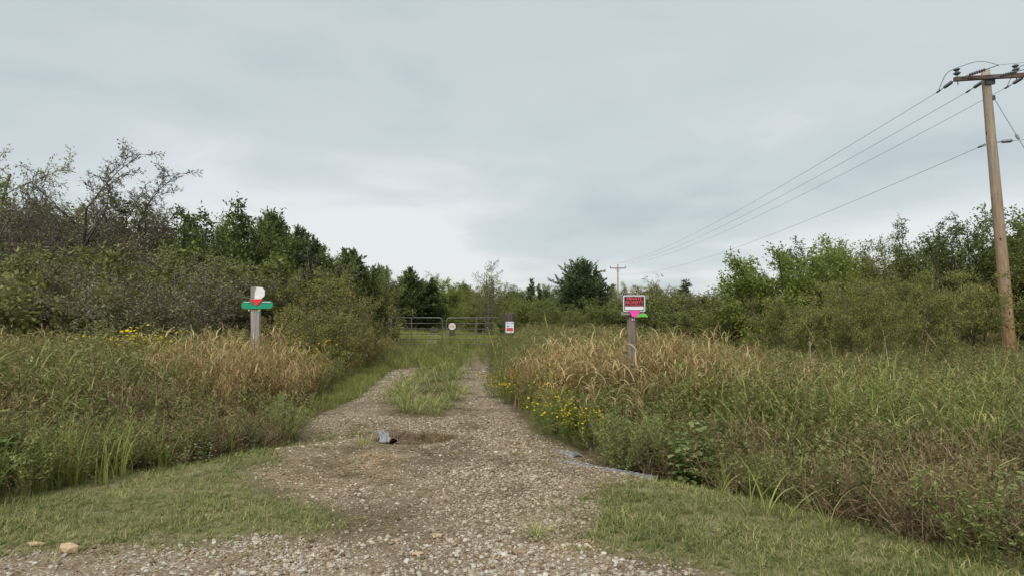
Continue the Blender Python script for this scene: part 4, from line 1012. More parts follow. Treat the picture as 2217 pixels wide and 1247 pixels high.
# right of the sign
tree('sapling', 1446, 34, 594, 'thin leaning sapling with a sparse top', 'sapling', wide=1.1)
tree('sapling', 1580, 33, 606, 'thin upright sapling before the bright green tree', 'sapling', wide=1.0)
tree('cedar_slim', 1478, 38, 615, 'small pointed cedar among shrubs behind the sign', 'cedar', wide=1.5)
tree('cedar_b', 1600, 36, 620, 'small rounded cedar touching the bright green tree', 'cedar', wide=1.0)
GR = 'olive green shrubs between the sign and the bright tree'
for k, (px, d, top) in enumerate([(1425, 30, 640), (1465, 31, 640), (1505, 30, 625), (1545, 31, 632), (1590, 29, 640), (1620, 27, 650), (1500, 26, 672), (1560, 24, 672)]):
    tree(['greenbush', 'olivetree', 'brush_b'][k % 3], px, d, top, ['green shrub at the foot of the thin leaning sapling', 'olive shrub beside the small pointed cedar', 'grey twiggy shrub between the small cedar and the upright sapling', 'green shrub beside the thin upright sapling',
         'olive shrub at the foot of the upright sapling', 'grey twiggy shrub against the bright green tree', 'low green shrub before the small pointed cedar', 'low olive shrub behind the white marker stake'][k], 'shrub', GR, wide=1.3)
tree('elmdark', 1722, 31, 515, 'dark tree top rising behind the bright green tree', wide=1.0)
tree('brightround', 1690, 23, 545, 'dense bright green tree beside the row of shrubs', wide=1.15)
tree('brightround', 1768, 24, 552, 'bright green tree with its crown touching its denser neighbour', wide=1.0)
tree('olivetree', 1850, 29, 535, 'olive tree with loose tops past the bright green trees', wide=1.0)
tree('wispy', 1880, 31, 522, 'thin twiggy tree top behind the olive tree', wide=.9)
tree('olivetree_b', 1955, 28, 540, 'rounded green tree between the olive tree and the dark tree', wide=1.05)
tree('elmdark', 2090, 25, 448, 'dark upright tree with bare shoots on top beside the utility pole', wide=1.1, rz=.9)
tree('elmdark', 2050, 26.5, 478, 'shorter dark upright tree next to the one with bare shoots', wide=.9, rz=2.9)
tree('darkbroad_b', 2240, 24, 468, 'dark green tree behind the utility pole', wide=1.0)
tree('elmdark', 2195, 26, 476, 'dark narrow tree just past the utility pole', wide=1.0, rz=4)
tree('darkbroad_b', 2020, 30, 520, 'green tree filling in behind the dark upright trees', wide=1.0)
GL = 'low spreading locust trees before the wood'
for k, (px, d, top, w, lab) in enumerate([(1745, 16.5, 638, .72, 'locust tree with layered olive foliage beside the thin steel fence post'), (1850, 16.5, 612, .72, 'locust tree with several leaning stems in the middle of the locust row'),
    (1915, 18.5, 600, .7, 'locust tree close behind the one with leaning stems'), (2028, 15.5, 612, .75, 'locust tree with a dark crooked trunk near the utility pole'), (2110, 21, 590, .8, 'locust tree filling the gap beside the foot of the utility pole'),
    (1690, 19, 645, .7, 'small locust tree under the dense bright green tree'), (1805, 20, 612, .7, 'locust tree below the second bright green tree'), (1975, 20, 590, .8, 'tallest locust tree under the rounded green tree'), (2235, 25, 560, 1.0, 'locust tree behind the utility pole')]):
    tree('locust_a' if k % 2 else 'locust_b', px, d, top, lab, 'tree', GL, wide=w)
# the wood's further rows, seen through gaps, and the far tree line
GF = 'trees along the far side of the pasture'
rg = random.Random(77); keys = ['cedar_b', 'olivetree', 'darkbroad_b', 'wispy', 'cedar_c', 'olivetree_b', 'baretop']
for k in range(26):
    px = 820 + k * 26 + rg.uniform(-8, 8); d = rg.uniform(95, 125)
    tree(keys[k % 7], px, d, rg.uniform(618, 645), 'distant tree in the line across the pasture', 'tree', GF, wide=1.5)
GW = 'trees deeper in the wood'
for k, (px, d, top) in enumerate([(-120, 34, 470), (60, 36, 520), (200, 38, 545), (340, 36, 540), (480, 36, 545), (600, 38, 560), (1640, 40, 590), (1800, 38, 570), (1920, 40, 560), (2060, 38, 540), (2180, 36, 530), (2300, 34, 500)]):
    tree(['darkbroad_b', 'cedar_b', 'olivetree_b'][k % 3], px, d, top, 'dull green tree deeper in the wood, seen between nearer crowns', 'tree', GW, wide=1.3)

# ---------------------------------------------------------------- gate, posts, signs
M['steel'] = plain('galvanised_tube', (.2, .2, .2), .5, .5, .3, var=[(.3, (.11, .115, .11)), (.7, (.19, .195, .19))], vscale=6)
M['gate_green'] = plain('faded_green_tube', (.1, .11, .08), .55, .4, .2, var=[(.35, (.075, .085, .055)), (.7, (.14, .15, .11))], vscale=5)
M['wood_dark'] = plain('old_dark_wood', (.07, .055, .05), .9, .15, var=[(.25, (.035, .028, .026)), (.55, (.085, .068, .060)), (.8, (.16, .13, .115))], vscale=7, stretch=(3, 3, .35), bump=.6)
M['wood_grey'] = plain('weathered_grey_wood', (.3, .28, .25), .85, .2, var=[(.25, (.15, .135, .12)), (.5, (.27, .25, .225)), (.8, (.38, .355, .325))], vscale=9, stretch=(4, 4, .25), bump=.5)
M['wood_brown'] = plain('weathered_brown_wood', (.2, .16, .13), .85, .2, var=[(.25, (.10, .082, .068)), (.5, (.175, .145, .12)), (.8, (.26, .225, .19))], vscale=8, stretch=(4, 4, .25), bump=.5)
M['white'] = plain('white_plate', (.72, .72, .73), .5, .4, var=[(.3, (.62, .62, .64)), (.7, (.76, .76, .77))], vscale=5)
M['octagon'] = plain('faded_white_plate', (.62, .58, .54), .6, .3, var=[(.3, (.52, .44, .40)), (.7, (.70, .67, .63))], vscale=7)
M['red'] = plain('red_print', (.56, .022, .03), .5, .4)
M['red_text'] = plain('red_lettering', (.78, .10, .11), .5, .4)
M['pale_text'] = plain('faded_red_lettering', (.45, .16, .13), .6, .3)
M['black'] = plain('dark_print', (.022, .010, .012), .5, .4)
M['greyline'] = plain('grey_border', (.10, .10, .11), .5, .4)
M['blue'] = plain('blue_print', (.05, .09, .24), .5, .4)
M['paleblue'] = plain('pale_blue_print', (.42, .52, .70), .5, .4)
M['sign_green'] = plain('green_sign_sheet', (.0, .22, .115), .28, .55, var=[(.3, (.0, .19, .10)), (.7, (.002, .25, .13))], vscale=5)
M['tape_red'] = plain('red_tape', (.68, .035, .04), .6, .3, var=[(.3, (.58, .03, .035)), (.7, (.74, .05, .05))], vscale=12)
M['tape_pink'] = plain('pink_tape', (.80, .075, .36), .6, .3, var=[(.3, (.70, .06, .30)), (.7, (.84, .10, .42))], vscale=12)
M['tape_green'] = plain('green_tape', (.16, .62, .07), .6, .3, var=[(.3, (.12, .52, .06)), (.7, (.22, .68, .10))], vscale=12)
M['lime'] = plain('lime_tape', (.50, .65, .12), .6, .3)

def text_mesh(txt, height, mat, bold=.0):
    c = bpy.data.curves.new('lettering', 'FONT'); c.body = txt; c.align_x = 'CENTER'; c.align_y = 'CENTER'; c.size = height / .72; c.extrude = .0008; c.offset = bold; c.resolution_u = 2
    o = bpy.data.objects.new('tmp', c); COL.objects.link(o); dg = bpy.context.evaluated_depsgraph_get(); dg.update()
    me = bpy.data.meshes.new_from_object(o.evaluated_get(dg)); bpy.data.objects.remove(o); me.materials.clear(); me.materials.append(mat); me.name = 'lettering'
    return me
def lettering(txt, height, mat, parent, loc, bold=0.0, fit=None, name='lettering'):
    me = text_mesh(txt, height, mat, bold); co = np.array([v.co[:] for v in me.vertices]); w = np.ptp(co[:, 0]); sx = fit / w if fit else 1
    o = link(name, me, parent, loc, (R(90), 0, 0), (sx, 1, 1)); return o
def rrect(w, h, r, n=4):
    out = []
    for cx_, cz_, a0 in ((w / 2 - r, h / 2 - r, 0), (-w / 2 + r, h / 2 - r, 90), (-w / 2 + r, -h / 2 + r, 180), (w / 2 - r, -h / 2 + r, 270)):
        for k in range(n + 1):
            a = R(a0 + 90 * k / n); out.append((cx_ + r * math.cos(a), cz_ + r * math.sin(a)))
    return out
I4 = Matrix.Identity(4)
def T(x, y, z): return Matrix.Translation((x, y, z))
def plate(name, outline, mat, parent, loc, th=.003):
    mb = MB(); mb.prism(outline, I4, th); return mb.build(name, mat, parent, loc)

GY = 33.0; GZ = -.0
def gate(name, px0, px1, y0, y1, top0, label, free_right):
    x0, x1 = XD(px0, y0), XD(px1, y1)
    e = empty(name, (x0, y0, Hs(x0, y0))); tag(e, label, 'gate', 'tube gate leaves')
    v = Vector((x1 - x0, y1 - y0, 0)); W = v.length; e.rotation_euler = (0, 0, math.atan2(v.y, v.x))
    hs = [1.44, 1.17, .91, .67, .43, .20]; rr = .022; rc = .16
    mb = MB(); zt, zb = hs[0], hs[-1]; pts = []
    def arc(cx_, cz_, a0, a1):
        for k in range(6):
            a = R(a0 + (a1 - a0) * k / 5); pts.append((cx_ + rc * math.cos(a), 0, cz_ + rc * math.sin(a)))
    if free_right:      # rounded upper corner on the free side only
        pts += [(0, 0, zb), (0, 0, zt)]; mb.tube(pts, rr, 8); pts.clear(); pts.append((0, 0, zt)); arc(W - rc, zt - rc, 90, 0); pts.append((W, 0, zb)); pts.append((0, 0, zb))
    else:
        pts += [(W, 0, zb), (W, 0, zt)]; mb.tube(pts, rr, 8); pts.clear(); pts.append((W, 0, zt)); arc(rc, zt - rc, 90, 180); pts.append((0, 0, zb)); pts.append((W, 0, zb))
    mb.tube(pts, rr, 8); mb.build('frame', M['steel'], e, smooth=True)
    for z in hs[1:-1]:
        b = MB(); b.tube([(rr, 0, z), (W - rr, 0, z)], .018, 8); b.build('rail', M['gate_green'], e, smooth=True)
    for fx_ in ((.5,) if free_right else (.5,)):
        b = MB(); b.box((W * fx_, -.026, (zt + zb) / 2), (.045, .012, zt - zb)); b.build('upright', M['gate_green'], e)
    return e, W
gl, WL = gate('tube_gate', 826, 958, 33.4, 33.0, 687, 'tube gate leaf hung on the metal post, without a sign', True)
b = MB(); b.tube([(WL + .03, 0, 1.12), (WL + .03, -.03, .98), (WL + .09, -.03, .93), (WL + .15, -.03, .98), (WL + .16, 0, 1.1)], .008, 5); b.box((WL + .05, -.05, .95), (.05, .03, .06)); b.build('chain', M['steel'], gl)
gr_, WR = gate('tube_gate', 967, 1096, 33.0, 32.8, 689, 'tube gate leaf hung on the wooden post with an octagon sign', False)
def oct_outline(r): return [(r * math.cos(R(22.5 + 45 * k)), r * math.sin(R(22.5 + 45 * k))) for k in range(8)]
# octagon sign hung on the gate leaf with a dark board under it
so = P(979, 706, 32.85); e = empty('octagon_sign', (so.x, so.y, so.z)); tag(e, 'faded white octagon sign with a dark brown board hung on the gate', 'sign')
plate('plate', oct_outline(.175), M['octagon'], e, (0, -.02, 0), .006)
for (z_, w_) in ((.055, .12), (.0, .24), (-.05, .18)):      # print too faded to read
    plate('print_line', rrect(w_, .022, .006, 2), M['pale_text'], e, (0, -.0245, z_), .003)
b = MB(); b.box((0, .02, -.235), (.27, .04, .44)); b.build('backboard', M['wood_dark'], e)
# wooden gate post with white, blue and red notice
wp = XD(1103, 32.6); e = empty('gate_post', (wp, 32.6, Hs(wp, 32.6))); tag(e, 'thick dark wooden gate post carrying a notice', 'post')
mb = MB(); rg = random.Random(3)
for i, (z, r) in enumerate(((-.3, .27), (0, .265), (.4, .26), (.9, .262), (1.3, .255), (1.62, .258), (1.66, .24))):
    for j in range(12):
        a = j * math.pi / 6; k = 1 / max(abs(math.cos(a)), abs(math.sin(a))) ** .75; mb.vert((math.cos(a) * r * k * .93 * rg.uniform(.97, 1.03), math.sin(a) * r * k * .8, z + (rg.uniform(-.025, .025) if i > 4 else 0)))
for i in range(6):
    for j in range(12): j2 = (j + 1) % 12; mb.face(i * 12 + j, i * 12 + j2, i * 12 + 12 + j2, i * 12 + 12 + j)
mb.face(*range(72, 84)); mb.build('post', M['wood_dark'], e)
nz_ = P(1103.5, 708, 32.3)
e = empty('notice_sign', (nz_.x, 32.31, nz_.z)); tag(e, 'small white notice with a red block on the wooden gate post', 'sign')
plate('plate', rrect(.38, .52, .02), M['white'], e, (0, 0, 0), .008)
plate('red_block', rrect(.30, .15, .005), M['red'], e, (0, -.006, -.10), .003)
plate('blue_band', rrect(.16, .055, .005), M['paleblue'], e, (0, -.006, .20), .003)
plate('blue_mark', rrect(.055, .055, .005), M['blue'], e, (-.125, -.006, .205), .003); plate('blue_mark', rrect(.055, .055, .005), M['blue'], e, (.125, -.006, .205), .003)
plate('print_line', rrect(.26, .03, .006, 2), M['paleblue'], e, (0, -.006, .12), .003); plate('print_line', rrect(.10, .045, .008, 2), M['blue'], e, (-.08, -.006, .05), .003); plate('print_line', rrect(.12, .03, .006, 2), M['paleblue'], e, (.07, -.006, .04), .003)
for k in range(2): plate('print_line', rrect(.24, .022, .004), M['pale_text'], e, (0, -.0085, -.075 - k * .05), .002)
# metal hinge post and little stakes
x_ = XD(840, 33.3); mb = MB(); mb.tube([(0, 0, -.3), (0, 0, 1.62)], .04, 10); mb.tube([(0, 0, 1.62), (0, 0, 1.66)], [.045, .02], 10)
o = mb.build('hinge_post', M['steel'], None, (x_, 33.55, Hs(x_, 33.55)), smooth=True); tag(o, 'slim metal hinge post at the end of the plain gate leaf', 'post')
def stake(px, d, top, label, mat='steel', r=.022):
    x_ = XD(px, d); z = P(px, top, d).z - Hs(x_, d); mb = MB(); mb.box((0, 0, z / 2 - .1), (r * 2, .012, z + .2)); mb.box((0, -.012, z / 2 - .1), (.010, .024, z + .2)); mb.box((0, 0, z - .08), (r * 2.4, .02, .04))
    return tag(mb.build('fence_post', M[mat], None, (x_, d, Hs(x_, d))), label, 'post')
stake(847, 36, 693, 'short pale stake behind the hinge post', 'white')
stake(1654, 24, 703, 'short white marker stake below the bright green tree', 'white', .03)
stake(1752, 15.2, 738, 'thin steel fence post beside a locust trunk', 'wood_grey', .012)

# ---- sign post with the green blade
d0 = 13.4; x0 = XD(557, d0); e = empty('sign_post', (x0, d0, Hs(x0, d0))); tag(e, 'weathered grey timber post with a plain green sign strip', 'sign post')
e.rotation_euler = (0, R(-.8), 0)
zt = P(557, 621, d0).z - Hs(x0, d0)
def timber(w, dpt, z0, z1, seed, notch=False):
    rg = random.Random(seed); mb = MB(); k = 6
    for i in range(k + 1):
        z = z0 + (z1 - z0) * i / k
        for (sx, sy) in ((-1, -1), (1, -1), (1, 1), (-1, 1)): mb.vert((sx * w / 2 * rg.uniform(.97, 1.03), sy * dpt / 2, z + (rg.uniform(-.006, .006) if i == k else 0)))
    for i in range(k):
        for j in range(4): j2 = (j + 1) % 4; mb.face(i * 4 + j, i * 4 + j2, i * 4 + 4 + j2, i * 4 + 4 + j)
    mb.face(*[k * 4 + j for j in range(4)]); return mb
timber(.165, .10, -.3, zt, 5).build('post', M['wood_grey'], e)
zs = P(562, 660, d0).z - Hs(x0, d0)
mb = MB(); n = 14; prof = [(-.052, .075), (-.06, .045), (-.062, 0), (-.06, -.045), (-.052, -.075)]      # slightly rolled green blade
mb.prism(rrect(.60, .145, .06, 5), T(0, 0, 0), .012); mb.build('sign_blade', M['sign_green'], e, (.045, -.062, zs), (R(-6), 0, 0))
for (xx, w_) in ((-.19, .10), (.185, .17)):  # two thin white strips near the top edge of the blade
    plate('white_line', rrect(w_, .010, .004, 2), M['white'], e, (.045 + xx, -.077, zs + .052), .004)
mb = MB(); mb.prism([(-.115, .05), (-.13, .075), (.12, .085), (.10, .045), (.055, .01), (.035, -.03), (-.02, -.035), (-.05, .01)], I4, .004); mb.build('red_tape', M['tape_red'], e, (.04, -.082, zs + .03))
mb = MB(); mb.prism([(-.02, 0), (.02, 0), (.015, -.055), (-.008, -.04)], I4, .004); mb.build('tape_scrap', M['lime'], e, (-.12, -.06, zs - .062)); mb = MB(); mb.prism([(-.02, 0), (.02, 0), (.01, -.07), (-.015, -.05)], I4, .004); mb.build('tape_scrap', M['tape_green'], e, (.085, -.06, zs - .062))
zo = P(567, 635, d0).z - Hs(x0, d0)
mb = MB(); mb.prism([(.055, .115), (-.058, .115), (-.085, .0), (-.085, -.115), (.045, -.105), (.105, -.045), (.105, .055)][::-1], I4, .006); mb.build('octagon_plate', M['white'], e, (.085, -.056, zo), (0, R(3), 0))
# ---- private property post
d1 = 11.0; x1 = XD(1367, d1); e = empty('sign_post', (x1, d1, Hs(x1, d1))); tag(e, 'brown round timber post and crossboard holding the private property sign', 'sign post')
zt = P(1367, 633, d1).z - Hs(x1, d1); mb = MB(); mb.tube([(0, 0, -.3), (0, 0, .5), (0.002, 0, 1.1), (0, 0, zt - .01), (0, 0, zt)], [.080, .078, .077, .075, .068], 14); mb.build('post', M['wood_brown'], e, smooth=False)
zc_ = P(1371, 643, d1).z - Hs(x1, d1); mb = MB(); mb.box((0, 0, 0), (.46, .035, .062)); mb.build('crossboard', M['wood_brown'], e, (.03, -.092, zc_))
zl = P(1371, 678, d1).z - Hs(x1, d1); mb = MB(); mb.box((0, 0, 0), (.36, .03, .05)); mb.build('backing_board', M['wood_grey'], e, (0, -.092, zl))
zs = P(1371, 657, d1).z - Hs(x1, d1)
e2 = empty('private_property_sign', (x1 + .022, d1 - .122, Hs(x1, d1) + zs)); tag(e2, 'red and black private property sign with a white border', 'sign')
W_, H_ = .345, .255
plate('plate', rrect(W_, H_, .022), M['white'], e2, (0, 0, 0), .006)
plate('grey_border', rrect(W_ - .028, H_ - .028, .012), M['greyline'], e2, (0, -.0045, 0), .0025)
plate('white_panel', rrect(W_ - .056, .052, .003), M['white'], e2, (0, -.0068, -.073), .002)
plate('dark_panel', rrect(W_ - .056, .142, .003), M['black'], e2, (0, -.0068, .028), .002)
lettering('PRIVATE', .048, M['red_text'], e2, (0, -.0090, .072), .0007, .235); lettering('PROPERTY', .050, M['red_text'], e2, (0, -.0090, .012), .0007, .278); lettering('NO TRESPASSING', .016, M['red_text'], e2, (0, -.0090, -.031), .0003, .27)
mb = MB(); mb.prism([(-.105, .035), (-.06, -.01), (-.05, -.05), (.0, -.07), (.04, -.06), (.06, -.02), (.085, .035)], I4, .004); o = mb.build('pink_tape', M['tape_pink'], None, (x1 + .03, d1 - .132, Hs(x1, d1) + P(1371, 675, d1).z)); tag(o, 'bright pink marking tape hanging under the private property sign', 'tape')
mb = MB(); base = [(-.02, -.03), (.045, -.022), (.085, -.02), (.125, -.015), (.165, -.03), (.168, .0), (.14, .03), (.07, .03), (.0, .015)]; mb.prism(base, I4, .006); o = mb.build('green_tape', M['tape_green'], None, (x1 + .06, d1 - .13, P(1371, 683, d1).z), (R(12), 0, R(-8))); tag(o, 'lime green marking tape sticking out beside the pink tape', 'tape')
mb = MB()
for dx in (-.012, .016): mb.prism([(dx - .008, -.03), (dx + .008, -.03), (dx + .008, .01), (dx - .008, .01)], I4, .003)
mb.build('white_tie', M['white'], e, (.01, -.085, P(1371, 689, d1).z - Hs(x1, d1)))

# ---------------------------------------------------------------- power line
def polemat():
    m, t, out = new_mat('pole_wood'); N = t.nodes.new; L = t.links.new
    tcx = N('ShaderNodeTexCoord'); sp = N('ShaderNodeSeparateXYZ'); L(tcx.outputs['Object'], sp.inputs[0])
    mp = N('ShaderNodeMapping'); L(tcx.outputs['Object'], mp.inputs[0]); mp.inputs['Scale'].default_value = (6, 6, .5)
    nz = N('ShaderNodeTexNoise'); L(mp.outputs[0], nz.inputs['Vector']); nz.inputs['Scale'].default_value = 3; nz.inputs['Detail'].default_value = 7; nz.inputs['Roughness'].default_value = .7
    n2_ = N('ShaderNodeTexNoise'); L(tcx.outputs['Object'], n2_.inputs['Vector']); n2_.inputs['Scale'].default_value = 1.3; n2_.inputs['Detail'].default_value = 3
    # weathering: old creosote brown at the butt, bleached grey at the top
    f = N('ShaderNodeMath'); f.operation = 'MULTIPLY_ADD'; L(sp.outputs['Z'], f.inputs[0]); f.inputs[1].default_value = .105; L(n2_.outputs['Fac'], f.inputs[2])
    f2 = N('ShaderNodeMath'); f2.operation = 'SUBTRACT'; L(f.outputs[0], f2.inputs[0]); f2.inputs[1].default_value = .45
    lowc = stops(t, nz.outputs['Fac'], [(.3, (.16, .085, .045)), (.55, (.30, .17, .09)), (.8, (.40, .26, .15))]); hic = stops(t, nz.outputs['Fac'], [(.3, (.20, .165, .125)), (.55, (.33, .285, .225)), (.8, (.42, .38, .31))])
    mx = N('ShaderNodeMix'); mx.data_type = 'RGBA'; mx.clamp_factor = True; L(f2.outputs[0], mx.inputs['Factor']); L(lowc, mx.inputs['A']); L(hic, mx.inputs['B'])
    v = N('ShaderNodeTexVoronoi'); mp2 = N('ShaderNodeMapping'); L(tcx.outputs['Object'], mp2.inputs[0]); mp2.inputs['Scale'].default_value = (4, 4, 2.2); L(mp2.outputs[0], v.inputs['Vector']); v.inputs['Scale'].default_value = 1.0
    kn = stops(t, v.outputs['Distance'], [(.0, (.18, .14, .11)), (.10, (.35, .3, .27)), (.14, (1, 1, 1))])
    m2 = N('ShaderNodeMix'); m2.data_type = 'RGBA'; m2.blend_type = 'MULTIPLY'; m2.inputs['Factor'].default_value = 1; L(mx.outputs['Result'], m2.inputs['A']); L(kn, m2.inputs['B'])
    p = N('ShaderNodeBsdfPrincipled'); L(m2.outputs['Result'], p.inputs['Base Color']); p.inputs['Roughness'].default_value = .9; p.inputs['Specular IOR Level'].default_value = .15
    bp = N('ShaderNodeBump'); bp.inputs['Strength'].default_value = .5; bp.inputs['Distance'].default_value = .02; L(nz.outputs['Fac'], bp.inputs['Height']); L(bp.outputs[0], p.inputs['Normal'])
    L(p.outputs[0], out.inputs[0]); return m
M['pole'] = polemat()
M['arm'] = plain('rusty_arm', (.10, .06, .05), .8, .3, var=[(.3, (.055, .04, .036)), (.7, (.15, .095, .075))], vscale=8, bump=.3)
M['insul'] = plain('grey_insulator', (.10, .11, .125), .4, .5)
M['hard'] = plain('dull_hardware', (.07, .07, .075), .5, .4, .3)
M['wire'] = plain('aluminium_wire', (.20, .205, .21), .6, .3)
PD = 22.0
base = Vector((XD(2186, PD), PD, 0)); base.z = Hs(base.x, PD); topv = P(2133, 152, PD)
ax = (topv - base); PL = ax.length; axd = ax.normalized()
e = empty('utility_pole', base); tag(e, 'tall brown wooden utility pole leaning slightly, with a dark crossarm', 'utility pole')
e.rotation_euler = (0, math.atan2(axd.x, axd.z), 0)
Mi = (T(*base) @ e.rotation_euler.to_matrix().to_4x4()).inverted()
mb = MB(); k = 14; rg = random.Random(2)
mb.tube([(rg.uniform(-.008, .008), 0, -.4 + (PL + .4) * i / k) for i in range(k + 1)], [.195 - .07 * i / k for i in range(k + 1)], 18); mb.build('shaft', M['pole'], e, smooth=True)
za = PL - .30
mb = MB(); mb.box((0, 0, 0), (2.42, .11, .13)); arm = mb.build('crossarm', M['arm'], e, (.08, -.17, za)); arm.data.update()
mb = MB(); mb.box((0, 0, 0), (.28, .1, .16)); mb.build('arm_bracket', M['hard'], e, (.03, -.12, za - .14))
AO = Vector((-.08, .17, -za))
def ribbed(mb, a, b, n, r0, r1):
    a, b = Vector(a), Vector(b); pts = []; rad = []
    for i in range(n * 2 + 1):
        pts.append(a.lerp(b, i / (n * 2))); rad.append(r1 if i % 2 else r0)
    mb.tube(pts, rad, 8)
far_d = 110.0; fb = Vector((XD(1338, far_d), far_d, 0)); fb.z = Hs(fb.x, far_d)
def w2l(p): return Mi @ Vector(p)
def l2w(p): return Mi.inverted() @ Vector(p)
arm_att = [(-1.08, -.17, za), (-.10, -.17, za - .06), (1.20, -.17, za)]
far_att = [P(1323, 572, far_d), P(1338, 570, far_d), P(1354, 572, far_d)]
def sagline(a, b, sag, n=40):
    a, b = Vector(a), Vector(b); return [a.lerp(b, i / n) - Vector((0, 0, sag * 4 * (i / n) * (1 - i / n))) for i in range(n + 1)]
def wire(pts, label, r=.0072, name='power_wire', group='power line wires'):
    mb = MB(); mb.tube(pts, r, 5); o = mb.build(name, M['wire'], None); return tag(o, label, 'wire', group)
labs = ['power wire from the outer end of the crossarm to the far pole', 'power wire from beside the pole top to the far pole', 'power wire from the inner end of the crossarm to the far pole']
right_end = [Vector((60, 1.5, 9.6)), Vector((60, .5, 9.6)), Vector((60, -.5, 9.6))]
labr = ['power wire running off from the outer dead end over the pole top', 'power wire running off from the middle dead end', 'power wire running off from the inner dead end']
for i in range(3):
    a = l2w(arm_att[i]); bfar = far_att[i]; dv = (bfar - a).normalized(); dv = (dv + Vector((0, 0, -.10))).normalized()
    i0 = a + dv * .22; i1 = a + dv * .62; clamp = a + dv * .95
    mb = MB(); ribbed(mb, w2l(i0), w2l(i1), 7, .028, .062); mb.tube([w2l(a), w2l(i0)], .014, 5); mb.tube([w2l(i1), w2l(clamp)], .014, 5); mb.tube([w2l(clamp - dv * .10), w2l(clamp + dv * .08)], .03, 6); mb.build('strain_insulator', M['insul'], arm, AO)
    wire(sagline(clamp, bfar, 1.15 if i != 1 else 1.2), labs[i])
    dr = (right_end[i] - a).normalized(); j0 = a + dr * .35; j1 = a + dr * .80; c2 = a + dr * 1.15 + Vector((0, 0, .02))
    up = Vector((0, 0, .16 if i != 1 else .1)); j0 += up * .5; j1 += up * 1.2; c2 += up * 1.6
    mb = MB(); ribbed(mb, w2l(j0), w2l(j1), 7, .028, .062); mb.tube([w2l(a), w2l(j0)], .014, 5); mb.tube([w2l(j1), w2l(c2)], .014, 5); mb.build('strain_insulator', M['insul'], arm, AO)
    wire(sagline(c2, right_end[i] + up, .35, 20), labr[i])
    # jumper loop over the pin insulator
    pin = Vector((arm_att[i][0] + (.06 if i != 1 else .95), -.17, za + .36)); ctl = [w2l(clamp), w2l(clamp).lerp(pin, .45) + Vector((0, 0, .22)), pin, pin.lerp(w2l(c2), .55) + Vector((0, 0, .16)), w2l(c2)]
    if i == 1: continue
    pts = []
    for k in range(len(ctl) - 1):
        p0 = ctl[max(k - 1, 0)]; p1 = ctl[k]; p2 = ctl[k + 1]; p3 = ctl[min(k + 2, len(ctl) - 1)]
        for q in range(6):
            u = q / 6; pts.append(.5 * ((2 * p1) + (p2 - p0) * u + (2 * p0 - 5 * p1 + 4 * p2 - p3) * u * u + (3 * p1 - p0 - 3 * p2 + p3) * u ** 3))
    pts.append(ctl[-1]); mb = MB(); mb.tube(pts, .011, 5); mb.build('jumper_wire', M['wire'], e)
for xx in (-1.03, .85):
    mb = MB(); mb.tube([(0, 0, -.25), (0, 0, .1)], .016, 6); mb.tube([(0, 0, z) for z in (.07, .12, .14, .17, .20, .24, .26, .30)], [.05, .11, .11, .05, .05, .10, .10, .04], 12); mb.build('pin_insulator', M['insul'], arm, Vector((xx, -.17, za + .06)) + AO)
# neutral and guy
zn = (P(2160, 312, PD) - base).length; an = l2w((-.16, 0, zn)); fn = P(1338, 594, far_d)
mb = MB(); dv = (fn - an).normalized(); mb.tube([w2l(an + dv * (.05 + .03 * k) + Vector((0, 0, .035 * math.sin(k * .9)))) for k in range(9)], .012, 5); mb.tube([w2l(an + dv * (.05 + .03 * k) - Vector((0, 0, .035 * math.sin(k * .9)))) for k in range(9)], .012, 5); mb.tube([w2l(an + dv * .28), w2l(an + dv * .42)], .028, 6); mb.build('wedge_clevis', M['hard'], e)
wire(sagline(an + dv * .4, fn, 1.25), 'lowest neutral wire from the pole side clevis to the far pole')
ar = l2w((.17, 0, zn + .05)); re = Vector((60, 0, 7.6)); dr = (re - ar).normalized(); mb = MB(); mb.tube([w2l(ar - dr * .15), w2l(ar + dr * .1), w2l(ar + dr * .14), w2l(ar + dr * .35), w2l(ar + dr * .42)], [.02, .02, .05, .06, .02], 8); mb.build('spool_insulator', M['insul'], e)
wire(sagline(ar + dr * .4, re, .4, 20), 'neutral wire running off from the pole below the crossarm')
zg = (P(2146, 214, PD) - base).length; ag = l2w((.16, -.05, zg)); mb = MB(); mb.box((.13, -.04, zg), (.10, .12, .14)); mb.build('guy_bracket', M['hard'], e)
gd = (P(2218, 322, 21.2) - ag).normalized(); ge = ag + gd * ((ag.z) / -gd.z)
o = wire([ag, ag + gd * 1.9], 'thin guy wire sloping from the pole to the ground', .012, 'guy_wire', None)
mb = MB(); mb.tube([ag, ge], .012, 5); mb.tube([ag + gd * 1.42, ag + gd * 1.5, ag + gd * 1.62, ag + gd * 1.66], [.012, .045, .04, .012], 8); o.data = mb.mesh('guy_wire', M['wire'])
# far pole
e = empty('utility_pole', fb); tag(e, 'small distant wooden utility pole with a crossarm beside the big cedar', 'utility pole')
ft = P(1338, 572, far_d).z - fb.z; mb = MB(); mb.tube([(0, 0, -.3), (0, 0, ft)], [.16, .10], 10); mb.build('shaft', M['pole'], e, smooth=True)
mb = MB(); mb.box((0, -.13, P(1338, 581, far_d).z - fb.z), (2.5, .1, .13)); mb.build('crossarm', M['arm'], e)
zc2 = P(1338, 581, far_d).z - fb.z
for s_ in (-1, 1):
    mb = MB(); mb.tube([(s_ * .5, -.1, zc2), (0, -.1, zc2 - .6)], .025, 5); mb.build('arm_brace', M['hard'], e)
    mb = MB(); mb.tube([(s_ * 1.18, -.13, zc2 + z) for z in (.05, .15, .2, .3, .36)], [.03, .03, .09, .08, .03], 8); mb.build('pin_insulator', M['insul'], e)

